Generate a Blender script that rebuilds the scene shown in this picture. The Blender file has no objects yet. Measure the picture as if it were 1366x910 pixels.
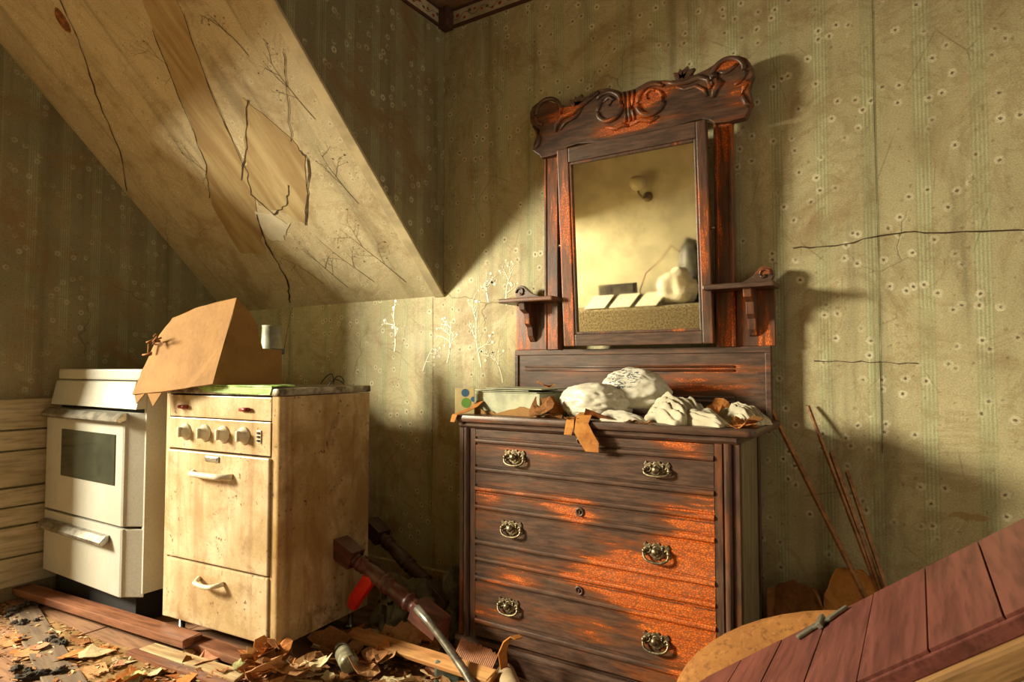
import bpy, bmesh, math, random
from math import sin, cos, pi, radians, sqrt
from mathutils import Vector, Matrix, noise as mnoise

random.seed(7)
scene = bpy.context.scene
COL = scene.collection

# ------------------------------------------------------------------ camera, world, light, exposure
cam_d = bpy.data.cameras.new('camera')
cam = bpy.data.objects.new('camera', cam_d); COL.objects.link(cam)
cam_d.sensor_width = 36.0
cam_d.lens = 848.0 / 1366.0 * 36.0
cam_d.clip_start = 0.02
YAW, PITCH = math.atan2(541, 848), math.atan2(35, 848)
cam.location = (0, 0, 1.0)
cam.rotation_euler = (pi / 2 + PITCH, 0, YAW)
scene.camera = cam

world = bpy.data.worlds.new('world'); scene.world = world
world.use_nodes = True
bgn = world.node_tree.nodes['Background']
bgn.inputs[0].default_value = (1.0, 0.86, 0.60, 1)
bgn.inputs[1].default_value = 1.08

def area_light(name, loc, target, sx, sy, power, color):
    d = bpy.data.lights.new(name, 'AREA'); d.shape = 'RECTANGLE'; d.size = sx; d.size_y = sy
    d.energy = power; d.color = color
    o = bpy.data.objects.new(name, d); COL.objects.link(o)
    o.location = loc
    o.rotation_euler = (Vector(target) - Vector(loc)).to_track_quat('-Z', 'Y').to_euler()
    return o
area_light('window_daylight', (-5.45, -1.0, 2.15), (-0.5, 2.4, 1.0), 0.8, 0.9, 770, (1.0, 0.89, 0.64))

scene.view_settings.view_transform = 'Standard'
scene.view_settings.look = 'None'
scene.view_settings.exposure = -0.10
scene.view_settings.gamma = 1.0
scene.view_settings.use_curve_mapping = False
scene.cycles.use_denoising = True
scene.cycles.max_bounces = 8
scene.cycles.diffuse_bounces = 5
scene.cycles.caustics_reflective = False
scene.cycles.caustics_refractive = False
scene.cycles.sample_clamp_indirect = 4.0

# ------------------------------------------------------------------ node material helper
class NT:
    def __init__(s, name):
        s.m = bpy.data.materials.new(name); s.m.use_nodes = True
        s.t = s.m.node_tree; s.t.nodes.clear()
        s.out = s.t.nodes.new('ShaderNodeOutputMaterial')
        s.b = s.t.nodes.new('ShaderNodeBsdfPrincipled')
        s.t.links.new(s.b.outputs[0], s.out.inputs[0])
        s.co = s.t.nodes.new('ShaderNodeTexCoord').outputs['Object']
    def n(s, kind, **kw):
        o = s.t.nodes.new(kind)
        for k, v in kw.items(): setattr(o, k, v)
        return o
    def put(s, sock, v):
        if isinstance(v, bpy.types.NodeSocket): s.t.links.new(v, sock)
        else:
            if isinstance(v, (tuple, list)) and len(v) == 3 and sock.type == 'RGBA': v = (*v, 1)
            sock.default_value = v
    def math(s, op, a, b=0.0, c=None, clamp=False):
        o = s.n('ShaderNodeMath', operation=op, use_clamp=clamp)
        s.put(o.inputs[0], a); s.put(o.inputs[1], b)
        if c is not None: s.put(o.inputs[2], c)
        return o.outputs[0]
    def sep(s, v):
        o = s.n('ShaderNodeSeparateXYZ'); s.put(o.inputs[0], v); return o.outputs
    def comb(s, x, y, z):
        o = s.n('ShaderNodeCombineXYZ')
        for i, v in enumerate((x, y, z)): s.put(o.inputs[i], v)
        return o.outputs[0]
    def mapping(s, v, scale=(1, 1, 1), loc=(0, 0, 0), rot=(0, 0, 0)):
        o = s.n('ShaderNodeMapping'); s.put(o.inputs[0], v)
        o.inputs['Scale'].default_value = scale; o.inputs['Location'].default_value = loc; o.inputs['Rotation'].default_value = rot
        return o.outputs[0]
    def noise(s, v, scale, detail=4, rough=0.55, dist=0.0, col=False):
        o = s.n('ShaderNodeTexNoise'); s.put(o.inputs['Vector'], v)
        o.inputs['Scale'].default_value = scale; o.inputs['Detail'].default_value = detail
        o.inputs['Roughness'].default_value = rough; o.inputs['Distortion'].default_value = dist
        return o.outputs['Color' if col else 'Fac']
    def vor(s, v, scale, feature='F1', rand=1.0, dims='3D'):
        o = s.n('ShaderNodeTexVoronoi', feature=feature, voronoi_dimensions=dims); s.put(o.inputs['Vector'], v)
        o.inputs['Scale'].default_value = scale; o.inputs['Randomness'].default_value = rand
        return o
    def ramp(s, f, a, b, lo=0.0, hi=1.0):
        o = s.n('ShaderNodeMapRange', interpolation_type='SMOOTHSTEP'); s.put(o.inputs[0], f)
        o.inputs[1].default_value = a; o.inputs[2].default_value = b; o.inputs[3].default_value = lo; o.inputs[4].default_value = hi
        return o.outputs[0]
    def mix(s, f, a, b, mode='MIX'):
        o = s.n('ShaderNodeMix', data_type='RGBA', blend_type=mode)
        s.put(o.inputs[0], f); s.put(o.inputs[6], a); s.put(o.inputs[7], b)
        return o.outputs[2]
    def bump(s, h, strength=0.3, dist=0.01):
        o = s.n('ShaderNodeBump'); o.inputs['Strength'].default_value = strength; o.inputs['Distance'].default_value = dist
        s.put(o.inputs['Height'], h); s.t.links.new(o.outputs[0], s.b.inputs['Normal'])
    def fin(s, col, rough=0.6, metal=0.0, spec=0.5):
        s.put(s.b.inputs['Base Color'], col); s.put(s.b.inputs['Roughness'], rough); s.put(s.b.inputs['Metallic'], metal)
        s.b.inputs['Specular IOR Level'].default_value = spec
        return s.m

def simple(name, c, rough=0.6, metal=0.0, var=0.25, scale=18, c2=None, bump=0.15, spec=0.4, stretch=(1, 1, 1)):
    k = NT(name)
    v = k.mapping(k.co, stretch)
    f = k.noise(v, scale, 5)
    c2 = c2 or tuple(x * (1 - var * 1.6) for x in c)
    col = k.mix(k.ramp(f, 0.35, 0.65), c2, c)
    k.bump(k.noise(v, scale * 3, 4), bump, 0.004)
    return k.fin(col, rough, metal, spec)

def wallpaper(name, U, base, base2, stripes=1.0, flowers=1.0, stain=1.0):
    """old printed paper: U = 'x' or 'y' picks the coordinate that runs along the wall"""
    k = NT(name)
    X, Y, Z = k.sep(k.co)
    u = X if U in ('x', 's') else Y
    vv = Z if U != 's' else k.math('MULTIPLY', Z, 1.414)
    p = k.comb(u, vv, 0.0)
    col = k.mix(k.ramp(k.noise(p, 1.6, 5, 0.6), 0.3, 0.7), base2, base)
    # groups of fine pale green lines
    ph = k.math('FRACT', k.math('MULTIPLY', u, 1 / 0.143))
    band = k.math('MULTIPLY', k.ramp(ph, 0.02, 0.05), k.ramp(ph, 0.37, 0.34))
    ln = k.math('FRACT', k.math('MULTIPLY', u, 1 / 0.0103))
    line = k.math('MULTIPLY', k.math('MULTIPLY', band, k.math('LESS_THAN', ln, 0.45)), k.ramp(k.noise(p, 5, 4), 0.34, 0.55))
    col = k.mix(k.math('MULTIPLY', band, 0.40 * stripes), col, (0.33, 0.36, 0.19))
    col = k.mix(k.math('MULTIPLY', line, 0.70 * stripes), col, (0.56, 0.60, 0.36))
    # little blossoms with dark hearts
    if flowers > 0:
        clus = k.ramp(k.noise(p, 5.0, 1), 0.44, 0.54)
        vo = k.vor(p, 16, 'F1', 1.0, '2D')
        keep = k.math('MULTIPLY', clus, k.math('GREATER_THAN', k.sep(vo.outputs['Color'])[0], 0.25))
        pet = k.math('ADD', vo.outputs['Distance'], k.math('MULTIPLY', k.noise(p, 160, 1), 0.12))
        petal = k.math('MULTIPLY', k.math('MULTIPLY', k.ramp(pet, 0.31, 0.23), k.ramp(pet, 0.08, 0.13)), keep)
        petal = k.math('MULTIPLY', petal, k.ramp(k.noise(p, 7.5, 2), 0.36, 0.56, 0.40, 1.0))
        heart = k.math('MULTIPLY', k.ramp(pet, 0.155, 0.115), keep)
        col = k.mix(k.math('MULTIPLY', petal, 0.80 * flowers), col, (0.74, 0.70, 0.48))
        col = k.mix(k.math('MULTIPLY', heart, 0.80 * flowers), col, (0.10, 0.07, 0.03))
        # faint stems
        vs = k.vor(k.math_vec_dist(p) if hasattr(k, 'math_vec_dist') else k.mapping(p, (1, 0.55, 1), rot=(0, 0, 0.5)), 6.0, 'DISTANCE_TO_EDGE', 1.0, '2D')
        stem = k.math('MULTIPLY', k.ramp(vs.outputs['Distance'], 0.014, 0.004), k.ramp(k.noise(p, 4, 2), 0.5, 0.62))
        col = k.mix(k.math('MULTIPLY', stem, 0.45 * flowers), col, (0.17, 0.14, 0.07))
    # vertical damp streaks, brown blotches, foxing
    rg = k.noise(p, 3.4, 6, 0.7, 1.2)
    ring = k.math('MULTIPLY', k.ramp(rg, 0.50, 0.535), k.ramp(rg, 0.585, 0.545))
    col = k.mix(k.math('MULTIPLY', ring, 0.24 * stain), col, (0.27, 0.15, 0.06))
    st = k.ramp(k.noise(k.mapping(p, (9, 0.55, 1)), 1.0, 4, 0.6), 0.5, 0.72)
    col = k.mix(k.math('MULTIPLY', st, 0.55 * stain), col, (0.13, 0.12, 0.06))
    bl = k.ramp(k.noise(p, 2.7, 6, 0.65, 0.6), 0.50, 0.68)
    col = k.mix(k.math('MULTIPLY', bl, 0.55 * stain), col, (0.24, 0.14, 0.05))
    fx = k.ramp(k.noise(p, 48, 3), 0.64, 0.70)
    col = k.mix(k.math('MULTIPLY', fx, 0.4 * stain), col, (0.14, 0.09, 0.03))
    # hairline cracks
    pn = k.n('ShaderNodeVectorMath', operation='MULTIPLY_ADD')
    k.put(pn.inputs[0], k.noise(p, 4.5, 3, col=True)); pn.inputs[1].default_value = (0.22, 0.22, 0); k.put(pn.inputs[2], p)
    cr = k.vor(pn.outputs[0], 1.25, 'DISTANCE_TO_EDGE', 1.0, '2D').outputs['Distance']
    crack = k.math('MULTIPLY', k.ramp(cr, 0.005, 0.001), k.ramp(k.noise(p, 1.3, 2), 0.52, 0.62))
    col = k.mix(k.math('MULTIPLY', crack, 0.42), col, (0.09, 0.06, 0.03))
    fine = k.noise(p, 230, 2)
    col = k.mix(0.35, col, k.mix(k.ramp(fine, 0.3, 0.7), (0.5, 0.5, 0.5), (1.35, 1.35, 1.35)), 'MULTIPLY')
    k.bump(k.math('ADD', k.math('MULTIPLY', k.noise(p, 7, 5, 0.6), 1.0), k.math('MULTIPLY', crack, -0.3)), 0.35, 0.02)
    return k.fin(col, k.ramp(k.noise(p, 3, 3), 0.3, 0.7, 0.5, 0.75), 0, 0.35)

def old_wood(name, grain='x', dark=(0.052, 0.030, 0.022), mid=(0.140, 0.074, 0.048), worn=(0.95, 0.20, 0.010), level=0.60, spots=(), rough=0.38):
    """dark crazed varnish, worn through to orange timber; spots = places (object space) rubbed bare"""
    k = NT(name)
    sc = {'x': (1.2, 9, 9), 'y': (9, 1.2, 9), 'z': (9, 9, 1.2)}[grain]
    v = k.mapping(k.co, sc)
    f = k.noise(v, 1.0, 6, 0.62, 0.3)
    g = k.noise(k.mapping(k.co, tuple(a * 9 for a in sc)), 1.0, 3, 0.6)
    base = k.mix(k.ramp(g, 0.3, 0.75), dark, mid)
    w = k.math('ADD', k.math('MULTIPLY_ADD', f, 0.74, -0.15), k.math('MULTIPLY', k.noise(k.mapping(k.co, tuple(a * 2.6 for a in sc)), 1.0, 5, 0.7), 0.56))
    for (c, r, a) in spots:
        d = k.n('ShaderNodeVectorMath', operation='DISTANCE'); k.put(d.inputs[0], k.mapping(k.co, {'x': (0.45, 1, 1), 'z': (1, 1, 0.45), 'y': (1, 1, 1)}[grain])); d.inputs[1].default_value = (c[0] * (0.45 if grain == 'x' else 1), c[1], c[2] * (0.45 if grain == 'z' else 1))
        w = k.math('ADD', w, k.ramp(d.outputs['Value'], r, r * 0.15, 0, a))
    mask = k.ramp(w, level, level + 0.05)
    half = k.ramp(w, level - 0.10, level + 0.03)
    cr = k.vor(k.mapping(k.co, {'x': (105, 105, 170), 'y': (105, 105, 170), 'z': (170, 170, 90)}[grain]), 1.0, 'DISTANCE_TO_EDGE').outputs['Distance']
    cell = k.ramp(cr, 0.05, 0.22)
    col = k.mix(k.math('MULTIPLY', half, 0.55), base, (worn[0] * 0.32, worn[1] * 0.38, worn[2] * 0.8))
    wc = k.mix(k.ramp(g, 0.3, 0.7), (worn[0] * 0.6, worn[1] * 0.5, worn[2] * 0.5), worn)
    col = k.mix(k.math('MULTIPLY', mask, k.math('MULTIPLY_ADD', cell, 0.85, 0.15)), col, wc)
    dust = k.ramp(k.noise(k.co, 6, 5), 0.5, 0.8)
    col = k.mix(k.math('MULTIPLY', dust, 0.16), col, (0.36, 0.28, 0.20))
    k.bump(k.math('ADD', k.math('MULTIPLY', cell, 0.35), k.math('MULTIPLY', g, 0.7)), 0.16, 0.002)
    return k.fin(col, k.math('MULTIPLY_ADD', mask, 0.14, rough), 0, 0.5)

def enamel(name, c, rust=1.0, dirt=(0.42, 0.24, 0.08), rough=0.3):
    k = NT(name)
    f = k.noise(k.co, 3.2, 5, 0.6)
    col = k.mix(k.ramp(f, 0.34, 0.64), tuple(a * (1 - rust * (1 - b)) for a, b in zip(c, (0.62, 0.55, 0.40))), c)
    f3 = k.ramp(k.noise(k.mapping(k.co, (3, 3, 1.2)), 2.2, 6, 0.7, 1.0), 0.44, 0.66)
    col = k.mix(k.math('MULTIPLY', f3, 0.62 * min(1, rust)), col, (dirt[0] * 1.1, dirt[1] * 1.1, dirt[2] * 1.1))
    st = k.ramp(k.noise(k.mapping(k.co, (22, 22, 0.9)), 1.0, 4, 0.6), 0.50, 0.75)
    col = k.mix(k.math('MULTIPLY', st, 0.6 * rust), col, dirt)
    bl = k.ramp(k.noise(k.co, 5.5, 6, 0.65, 0.5), 0.54, 0.72)
    col = k.mix(k.math('MULTIPLY', bl, 0.75 * rust), col, (dirt[0] * 0.75, dirt[1] * 0.65, dirt[2] * 0.6))
    sp = k.ramp(k.noise(k.co, 46, 3, 0.6), 0.62, 0.68)
    sp = k.math('MULTIPLY', sp, k.ramp(k.noise(k.co, 6, 2), 0.4, 0.6))
    col = k.mix(k.math('MULTIPLY', sp, 0.8 * rust), col, (0.10, 0.035, 0.012))
    fine = k.noise(k.co, 190, 2)
    col = k.mix(0.25, col, k.mix(k.ramp(fine, 0.3, 0.7), (0.6, 0.6, 0.6), (1.2, 1.2, 1.2)), 'MULTIPLY')
    k.bump(k.noise(k.co, 90, 3), 0.06, 0.002)
    return k.fin(col, k.math('MULTIPLY_ADD', bl, 0.3, rough), 0, 0.45)

def timber(name, c, c2, grain='x', rough=0.65, fine=1.0):
    k = NT(name)
    sc = {'x': (1.5, 16, 16), 'y': (16, 1.5, 16), 'z': (16, 16, 1.5)}[grain]
    v = k.mapping(k.co, sc)
    g = k.noise(v, 1.6, 6, 0.6, 0.6)
    h = k.noise(k.mapping(k.co, tuple(a * 5 for a in sc)), 1.0, 3)
    col = k.mix(k.ramp(g, 0.32, 0.68), c2, c)
    col = k.mix(k.math('MULTIPLY', k.ramp(h, 0.45, 0.7), 0.5), col, tuple(a * 0.45 for a in c2))
    d = k.ramp(k.noise(k.co, 5, 5), 0.5, 0.75)
    col = k.mix(k.math('MULTIPLY', d, 0.3), col, (0.10, 0.06, 0.03))
    k.bump(k.math('ADD', g, k.math('MULTIPLY', h, 0.5)), 0.3, 0.004)
    return k.fin(col, rough, 0, 0.35)

def board_card(name, c, c2, speck=0.6):
    k = NT(name)
    col = k.mix(k.ramp(k.noise(k.co, 7, 5, 0.6), 0.32, 0.68), c2, c)
    sp = k.ramp(k.noise(k.co, 48, 5, 0.7), 0.52, 0.64)
    lt = k.ramp(k.noise(k.mapping(k.co, (1, 1, 1), loc=(3, 1, 2)), 42, 4, 0.7), 0.52, 0.66)
    col = k.mix(k.math('MULTIPLY', lt, speck * 0.6), col, tuple(min(0.8, a * 1.5 + 0.03) for a in c))
    col = k.mix(k.math('MULTIPLY', sp, speck), col, tuple(a * 0.35 for a in c2))
    k.bump(k.noise(k.co, 40, 5), 0.4, 0.005)
    return k.fin(col, 0.8, 0, 0.25)

M = {}
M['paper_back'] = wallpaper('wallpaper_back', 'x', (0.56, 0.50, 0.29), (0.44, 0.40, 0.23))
M['paper_left'] = wallpaper('wallpaper_left_shaded', 'y', (0.31, 0.275, 0.15), (0.20, 0.185, 0.10), 0.32, 0.38, 1.3)  # darker copy of the wallpaper, the wall's shade put into its colour
M['paper_cheek'] = wallpaper('wallpaper_cheek_shaded', 'y', (0.31, 0.265, 0.145), (0.22, 0.195, 0.11), 0.45, 0.7, 1.3)  # darkened likewise: shade on the unlit cheek painted into the paper
M['paper_slope'] = wallpaper('wallpaper_slope', 's', (0.60, 0.52, 0.33), (0.46, 0.39, 0.23), 0.0, 0.45, 0.9)
M['ceiling'] = simple('ceiling_plaster', (0.30, 0.18, 0.10), 0.8, var=0.3, scale=5)
M['plaster_dim'] = simple('plaster_plain', (0.58, 0.54, 0.37), 0.7, var=0.15, scale=4)
M['trim_paint'] = simple('trim_paint', (0.56, 0.47, 0.28), 0.5, var=0.2, scale=9)
M['border'] = simple('border_paper', (0.62, 0.50, 0.32), 0.7, var=0.2, scale=14)
M['border_dark'] = simple('border_line', (0.10, 0.045, 0.03), 0.7, var=0.2, scale=20)
M['border_red'] = simple('border_flower', (0.42, 0.08, 0.04), 0.7, var=0.2, scale=20)
M['border_leaf'] = simple('border_leaf', (0.12, 0.13, 0.06), 0.7, var=0.2, scale=20)
M['wainscot'] = timber('wainscot_paint', (0.56, 0.49, 0.31), (0.42, 0.36, 0.21), 'y', 0.6)
M['wood_drawer'] = old_wood('varnish_drawer', 'x', level=0.605, spots=(((0.40, 0.0, 0.40), 0.24, 0.20), ((0.16, 0.0, 0.375), 0.13, 0.15), ((0.40, 0.0, 0.20), 0.15, 0.14), ((-0.02, 0.0, 0.595), 0.08, 0.15), ((-0.30, 0.0, 0.335), 0.09, 0.14), ((0.05, 0.0, 0.20), 0.09, 0.08), ((0.33, 0.0, 0.845), 0.07, 0.20), ((0.40, 0.0, 0.66), 0.10, 0.15), ((0.40, 0.0, 0.56), 0.12, 0.18), ((-0.40, 0.0, 0.60), 0.05, 0.10)))
M['wood_case'] = old_wood('varnish_case', 'z', level=0.595)
M['wood_top'] = old_wood('varnish_top', 'x', level=0.66)
M['wood_post'] = old_wood('varnish_post', 'z', level=0.535, mid=(0.13, 0.058, 0.036))
M['wood_panel'] = old_wood('varnish_panel', 'x', level=0.62, spots=(((0.25, 0.36, 1.03), 0.14, 0.08),), rough=0.42)
M['wood_crest'] = old_wood('varnish_crest', 'x', level=0.60, worn=(0.90, 0.19, 0.012), spots=tuple(((x_, 0.31, z_), r_, 0.17) for x_, z_, r_ in ((-0.245, 2.095, 0.05), (-0.18, 2.11, 0.04), (-0.03, 2.005, 0.06), (0.08, 2.0, 0.05), (0.17, 2.09, 0.06), (0.10, 2.06, 0.05), (0.345, 2.07, 0.045), (0.465, 2.04, 0.05), (0.42, 2.13, 0.03), (0.05, 2.09, 0.05))))
M['side_wood'] = timber('dull_side_wood', (0.26, 0.21, 0.115), (0.18, 0.14, 0.075), 'z', 0.7)
M['brass'] = simple('tarnished_brass', (0.33, 0.27, 0.17), 0.42, 0.85, var=0.35, scale=60, bump=0.3)
M['dark_hole'] = simple('dark_recess', (0.012, 0.010, 0.010), 0.8, var=0.1)
k = NT('old_mirror'); sp = k.ramp(k.noise(k.co, 30, 5, 0.7), 0.66, 0.74)
M['mirror'] = k.fin(k.mix(sp, (0.90, 0.84, 0.66), (0.55, 0.48, 0.30)), k.math('MULTIPLY_ADD', k.ramp(k.noise(k.co, 3, 3), 0.4, 0.7), 0.05, 0.012), 1.0, 0.5)
M['cream'] = enamel('cream_enamel', (0.68, 0.55, 0.37), 0.95, (0.30, 0.185, 0.085))
M['cream_side'] = enamel('cream_side_enamel', (0.64, 0.48, 0.27), 1.1, (0.25, 0.125, 0.042))
M['white'] = enamel('white_enamel', (0.43, 0.44, 0.405), 0.25, (0.40, 0.32, 0.18))
M['knob'] = simple('ivory_plastic', (0.72, 0.66, 0.50), 0.3, var=0.15, bump=0.02)
M['red_button'] = simple('red_button', (0.28, 0.03, 0.015), 0.35, var=0.2, bump=0.02)
M['steel'] = simple('dull_steel', (0.45, 0.43, 0.37), 0.32, 0.9, var=0.3, scale=25, bump=0.05)
M['oven_glass'] = simple('oven_glass', (0.045, 0.05, 0.035), 0.12, var=0.2, scale=8, bump=0.0, spec=0.6)
M['worktop'] = simple('stained_worktop', (0.40, 0.37, 0.30), 0.4, 0.3, var=0.5, scale=22, c2=(0.10, 0.07, 0.04))
M['green'] = simple('lime_plastic', (0.38, 0.62, 0.16), 0.4, var=0.25, scale=25)
M['card'] = board_card('cardboard_flaked', (0.46, 0.32, 0.20), (0.33, 0.21, 0.12), 0.6)
M['card_in'] = board_card('cardboard_plain', (0.32, 0.17, 0.055), (0.25, 0.13, 0.04), 0.1)
M['mug'] = simple('pale_green_glaze', (0.34, 0.34, 0.24), 0.4, var=0.25)
M['navy'] = simple('navy_band', (0.035, 0.05, 0.075), 0.5, var=0.2)
M['wire'] = simple('black_wire', (0.02, 0.018, 0.015), 0.5)
M['mahogany'] = old_wood('mahogany_turned', 'x', dark=(0.05, 0.016, 0.012), mid=(0.16, 0.045, 0.028), worn=(0.36, 0.10, 0.05), level=0.62, rough=0.42)
M['mahogany_dark'] = old_wood('mahogany_dark', 'x', dark=(0.03, 0.014, 0.012), mid=(0.07, 0.026, 0.02), worn=(0.2, 0.07, 0.04), level=0.66, rough=0.5)
M['red_plastic'] = simple('red_plastic', (0.75, 0.025, 0.01), 0.4, var=0.15, bump=0.05)
M['pipe'] = simple('grey_pipe', (0.42, 0.40, 0.34), 0.3, 0.7, var=0.35, scale=30, bump=0.05)
M['floor_wood'] = timber('floor_boards', (0.24, 0.14, 0.07), (0.14, 0.075, 0.04), 'x', 0.75)
M['pink_board'] = timber('faded_board', (0.34, 0.19, 0.11), (0.24, 0.125, 0.07), 'x', 0.7)
M['grey_board'] = timber('grey_board', (0.20, 0.145, 0.10), (0.13, 0.09, 0.06), 'x', 0.75)
M['red_plank'] = timber('red_plank', (0.27, 0.115, 0.06), (0.13, 0.05, 0.028), 'x', 0.5)
M['peel_plank'] = timber('peeling_plank', (0.62, 0.52, 0.30), (0.36, 0.22, 0.11), 'x', 0.6)
M['lath'] = timber('lath_wood', (0.40, 0.19, 0.07), (0.20, 0.09, 0.035), 'z', 0.5)
M['bright_plank'] = timber('bare_plank', (0.66, 0.36, 0.14), (0.44, 0.20, 0.075), 'x', 0.5)
M['red_board'] = timber('red_painted_board', (0.185, 0.060, 0.046), (0.110, 0.034, 0.027), 'y', 0.42)
M['tan_rail'] = timber('tan_rail', (0.32, 0.18, 0.07), (0.20, 0.105, 0.04), 'x', 0.5)
M['tan_seat'] = board_card('tan_fibre', (0.37, 0.165, 0.045), (0.29, 0.12, 0.034), 0.5)
M['latch'] = simple('grey_latch', (0.30, 0.30, 0.24), 0.4, 0.6, var=0.3)
M['sheet'] = board_card('brown_floor_paper', (0.28, 0.17, 0.065), (0.18, 0.105, 0.04), 0.4)
SCRAPS = {'tan': board_card('scrap_tan', (0.56, 0.32, 0.15), (0.42, 0.22, 0.095), 0.4),
          'brown': board_card('scrap_brown', (0.30, 0.13, 0.04), (0.20, 0.085, 0.03), 0.4),
          'pale': board_card('scrap_pale', (0.60, 0.51, 0.32), (0.48, 0.39, 0.22), 0.3),
          'pink': board_card('scrap_pink', (0.56, 0.28, 0.17), (0.42, 0.19, 0.10), 0.4),
          'orange': board_card('scrap_orange', (0.56, 0.22, 0.055), (0.40, 0.14, 0.035), 0.3),
          'yellow green': board_card('scrap_lime', (0.45, 0.48, 0.23), (0.36, 0.36, 0.16), 0.2)}
M['moss'] = simple('dark_dirt_clump', (0.075, 0.06, 0.045), 0.95, var=0.5, scale=40, bump=0.6)
M['crumb'] = simple('crumbs', (0.26, 0.15, 0.075), 0.9, var=0.5, scale=30)
k = NT('white_plastic_film')
_f = k.noise(k.mapping(k.co, (9, 34, 34), rot=(0.3, 0.5, 0.4)), 1.0, 3, 0.5, 1.5)
k.bump(_f, 0.38, 0.006)
M['bag_white'] = k.fin(k.mix(k.ramp(_f, 0.35, 0.65), (0.60, 0.58, 0.48), (0.76, 0.72, 0.58)), 0.28, 0, 0.5)
k = NT('printed_film')
_d = k.n('ShaderNodeVectorMath', operation='DISTANCE'); k.put(_d.inputs[0], k.mapping(k.co, (1, 0.6, 1.6))); _d.inputs[1].default_value = (-0.015, -0.03, 0.165)
_p = k.math('MULTIPLY', k.ramp(_d.outputs['Value'], 0.075, 0.05), k.ramp(k.noise(k.mapping(k.co, (40, 60, 150), rot=(0, 0.5, 0.2)), 1.0, 3, 0.6, 1.6), 0.50, 0.56))
k.bump(k.noise(k.mapping(k.co, (9, 34, 34), rot=(0.3, 0.5, 0.4)), 1.0, 3, 0.5, 1.5), 0.38, 0.006)
M['bag_print'] = k.fin(k.mix(_p, (0.70, 0.68, 0.56), (0.06, 0.07, 0.10)), 0.32, 0, 0.4)
M['cloth'] = simple('offwhite_cloth', (0.56, 0.51, 0.37), 0.8, var=0.15, scale=16)
M['box_green'] = simple('pale_green_card', (0.46, 0.48, 0.32), 0.6, var=0.25, scale=12)
M['box_cream'] = simple('cream_card', (0.72, 0.60, 0.30), 0.6, var=0.15, scale=12)
M['dot_blue'] = simple('blue_dot', (0.05, 0.16, 0.30), 0.6, var=0.1)
M['dot_green'] = simple('green_dot', (0.15, 0.36, 0.06), 0.6, var=0.1)
M['leaf'] = board_card('dry_paper', (0.58, 0.26, 0.06), (0.38, 0.14, 0.03), 0.3)
M['dark_cloth'] = simple('dark_green_cloth', (0.17, 0.155, 0.09), 0.85, var=0.4, scale=16, bump=0.4)
M['dark_bag'] = simple('dark_bag', (0.07, 0.065, 0.045), 0.5, var=0.4, scale=10)
M['tube'] = board_card('rolled_tube', (0.46, 0.36, 0.22), (0.34, 0.25, 0.15), 0.2)
M['glass_jar'] = simple('dusty_green_glass', (0.38, 0.36, 0.24), 0.15, var=0.4, scale=16, spec=0.8)
M['teal'] = simple('teal_tin', (0.20, 0.27, 0.23), 0.45, 0.2, var=0.3)
M['sliver'] = simple('branch_foil_glint', (0.86, 0.80, 0.58), 0.30, 0.0, var=0.12, scale=12, bump=0.0, spec=0.7)  # foil print, its pale colour painting in the light that glints there
M['branch_dark'] = simple('branch_print', (0.20, 0.15, 0.08), 0.6, var=0.25, scale=20, bump=0.0)
M['stain_tan'] = NT('stained_backing'); k = M['stain_tan']
_v = k.mapping(k.co, (10, 3, 3), rot=(0, 0, 0))
M['stain_tan'] = k.fin(k.mix(k.ramp(k.noise(k.mapping(k.co, (14, 2.2, 2.2), rot=(0.0, 0.0, -0.55)), 1.0, 5, 0.6), 0.35, 0.7), (0.30, 0.20, 0.085), (0.46, 0.36, 0.18)), 0.75, 0, 0.3)
M['bare'] = simple('bare_lining', (0.64, 0.58, 0.42), 0.7, var=0.12, scale=10)
M['crack'] = simple('crack_dark', (0.075, 0.045, 0.025), 0.9, var=0.2)
M['rust_oval'] = simple('rust_brown', (0.30, 0.10, 0.02), 0.7, var=0.4, scale=40)
M['lampglass'] = simple('lamp_glass', (0.60, 0.55, 0.36), 0.3, var=0.1)
M['lampmetal'] = simple('lamp_metal', (0.25, 0.20, 0.11), 0.5, 0.4, var=0.2)
M['grey_cloth'] = simple('speckled_spread', (0.33, 0.28, 0.17), 0.9, var=0.4, scale=60)
M['paper'] = simple('sheet_paper', (0.78, 0.74, 0.60), 0.7, var=0.08)
M['red_cord'] = simple('red_cord', (0.25, 0.05, 0.035), 0.6)
M['window_paint'] = simple('window_paint', (0.6, 0.56, 0.44), 0.5)
M['leather'] = simple('dark_seat_pad', (0.06, 0.05, 0.035), 0.6, var=0.4, scale=12)

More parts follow.
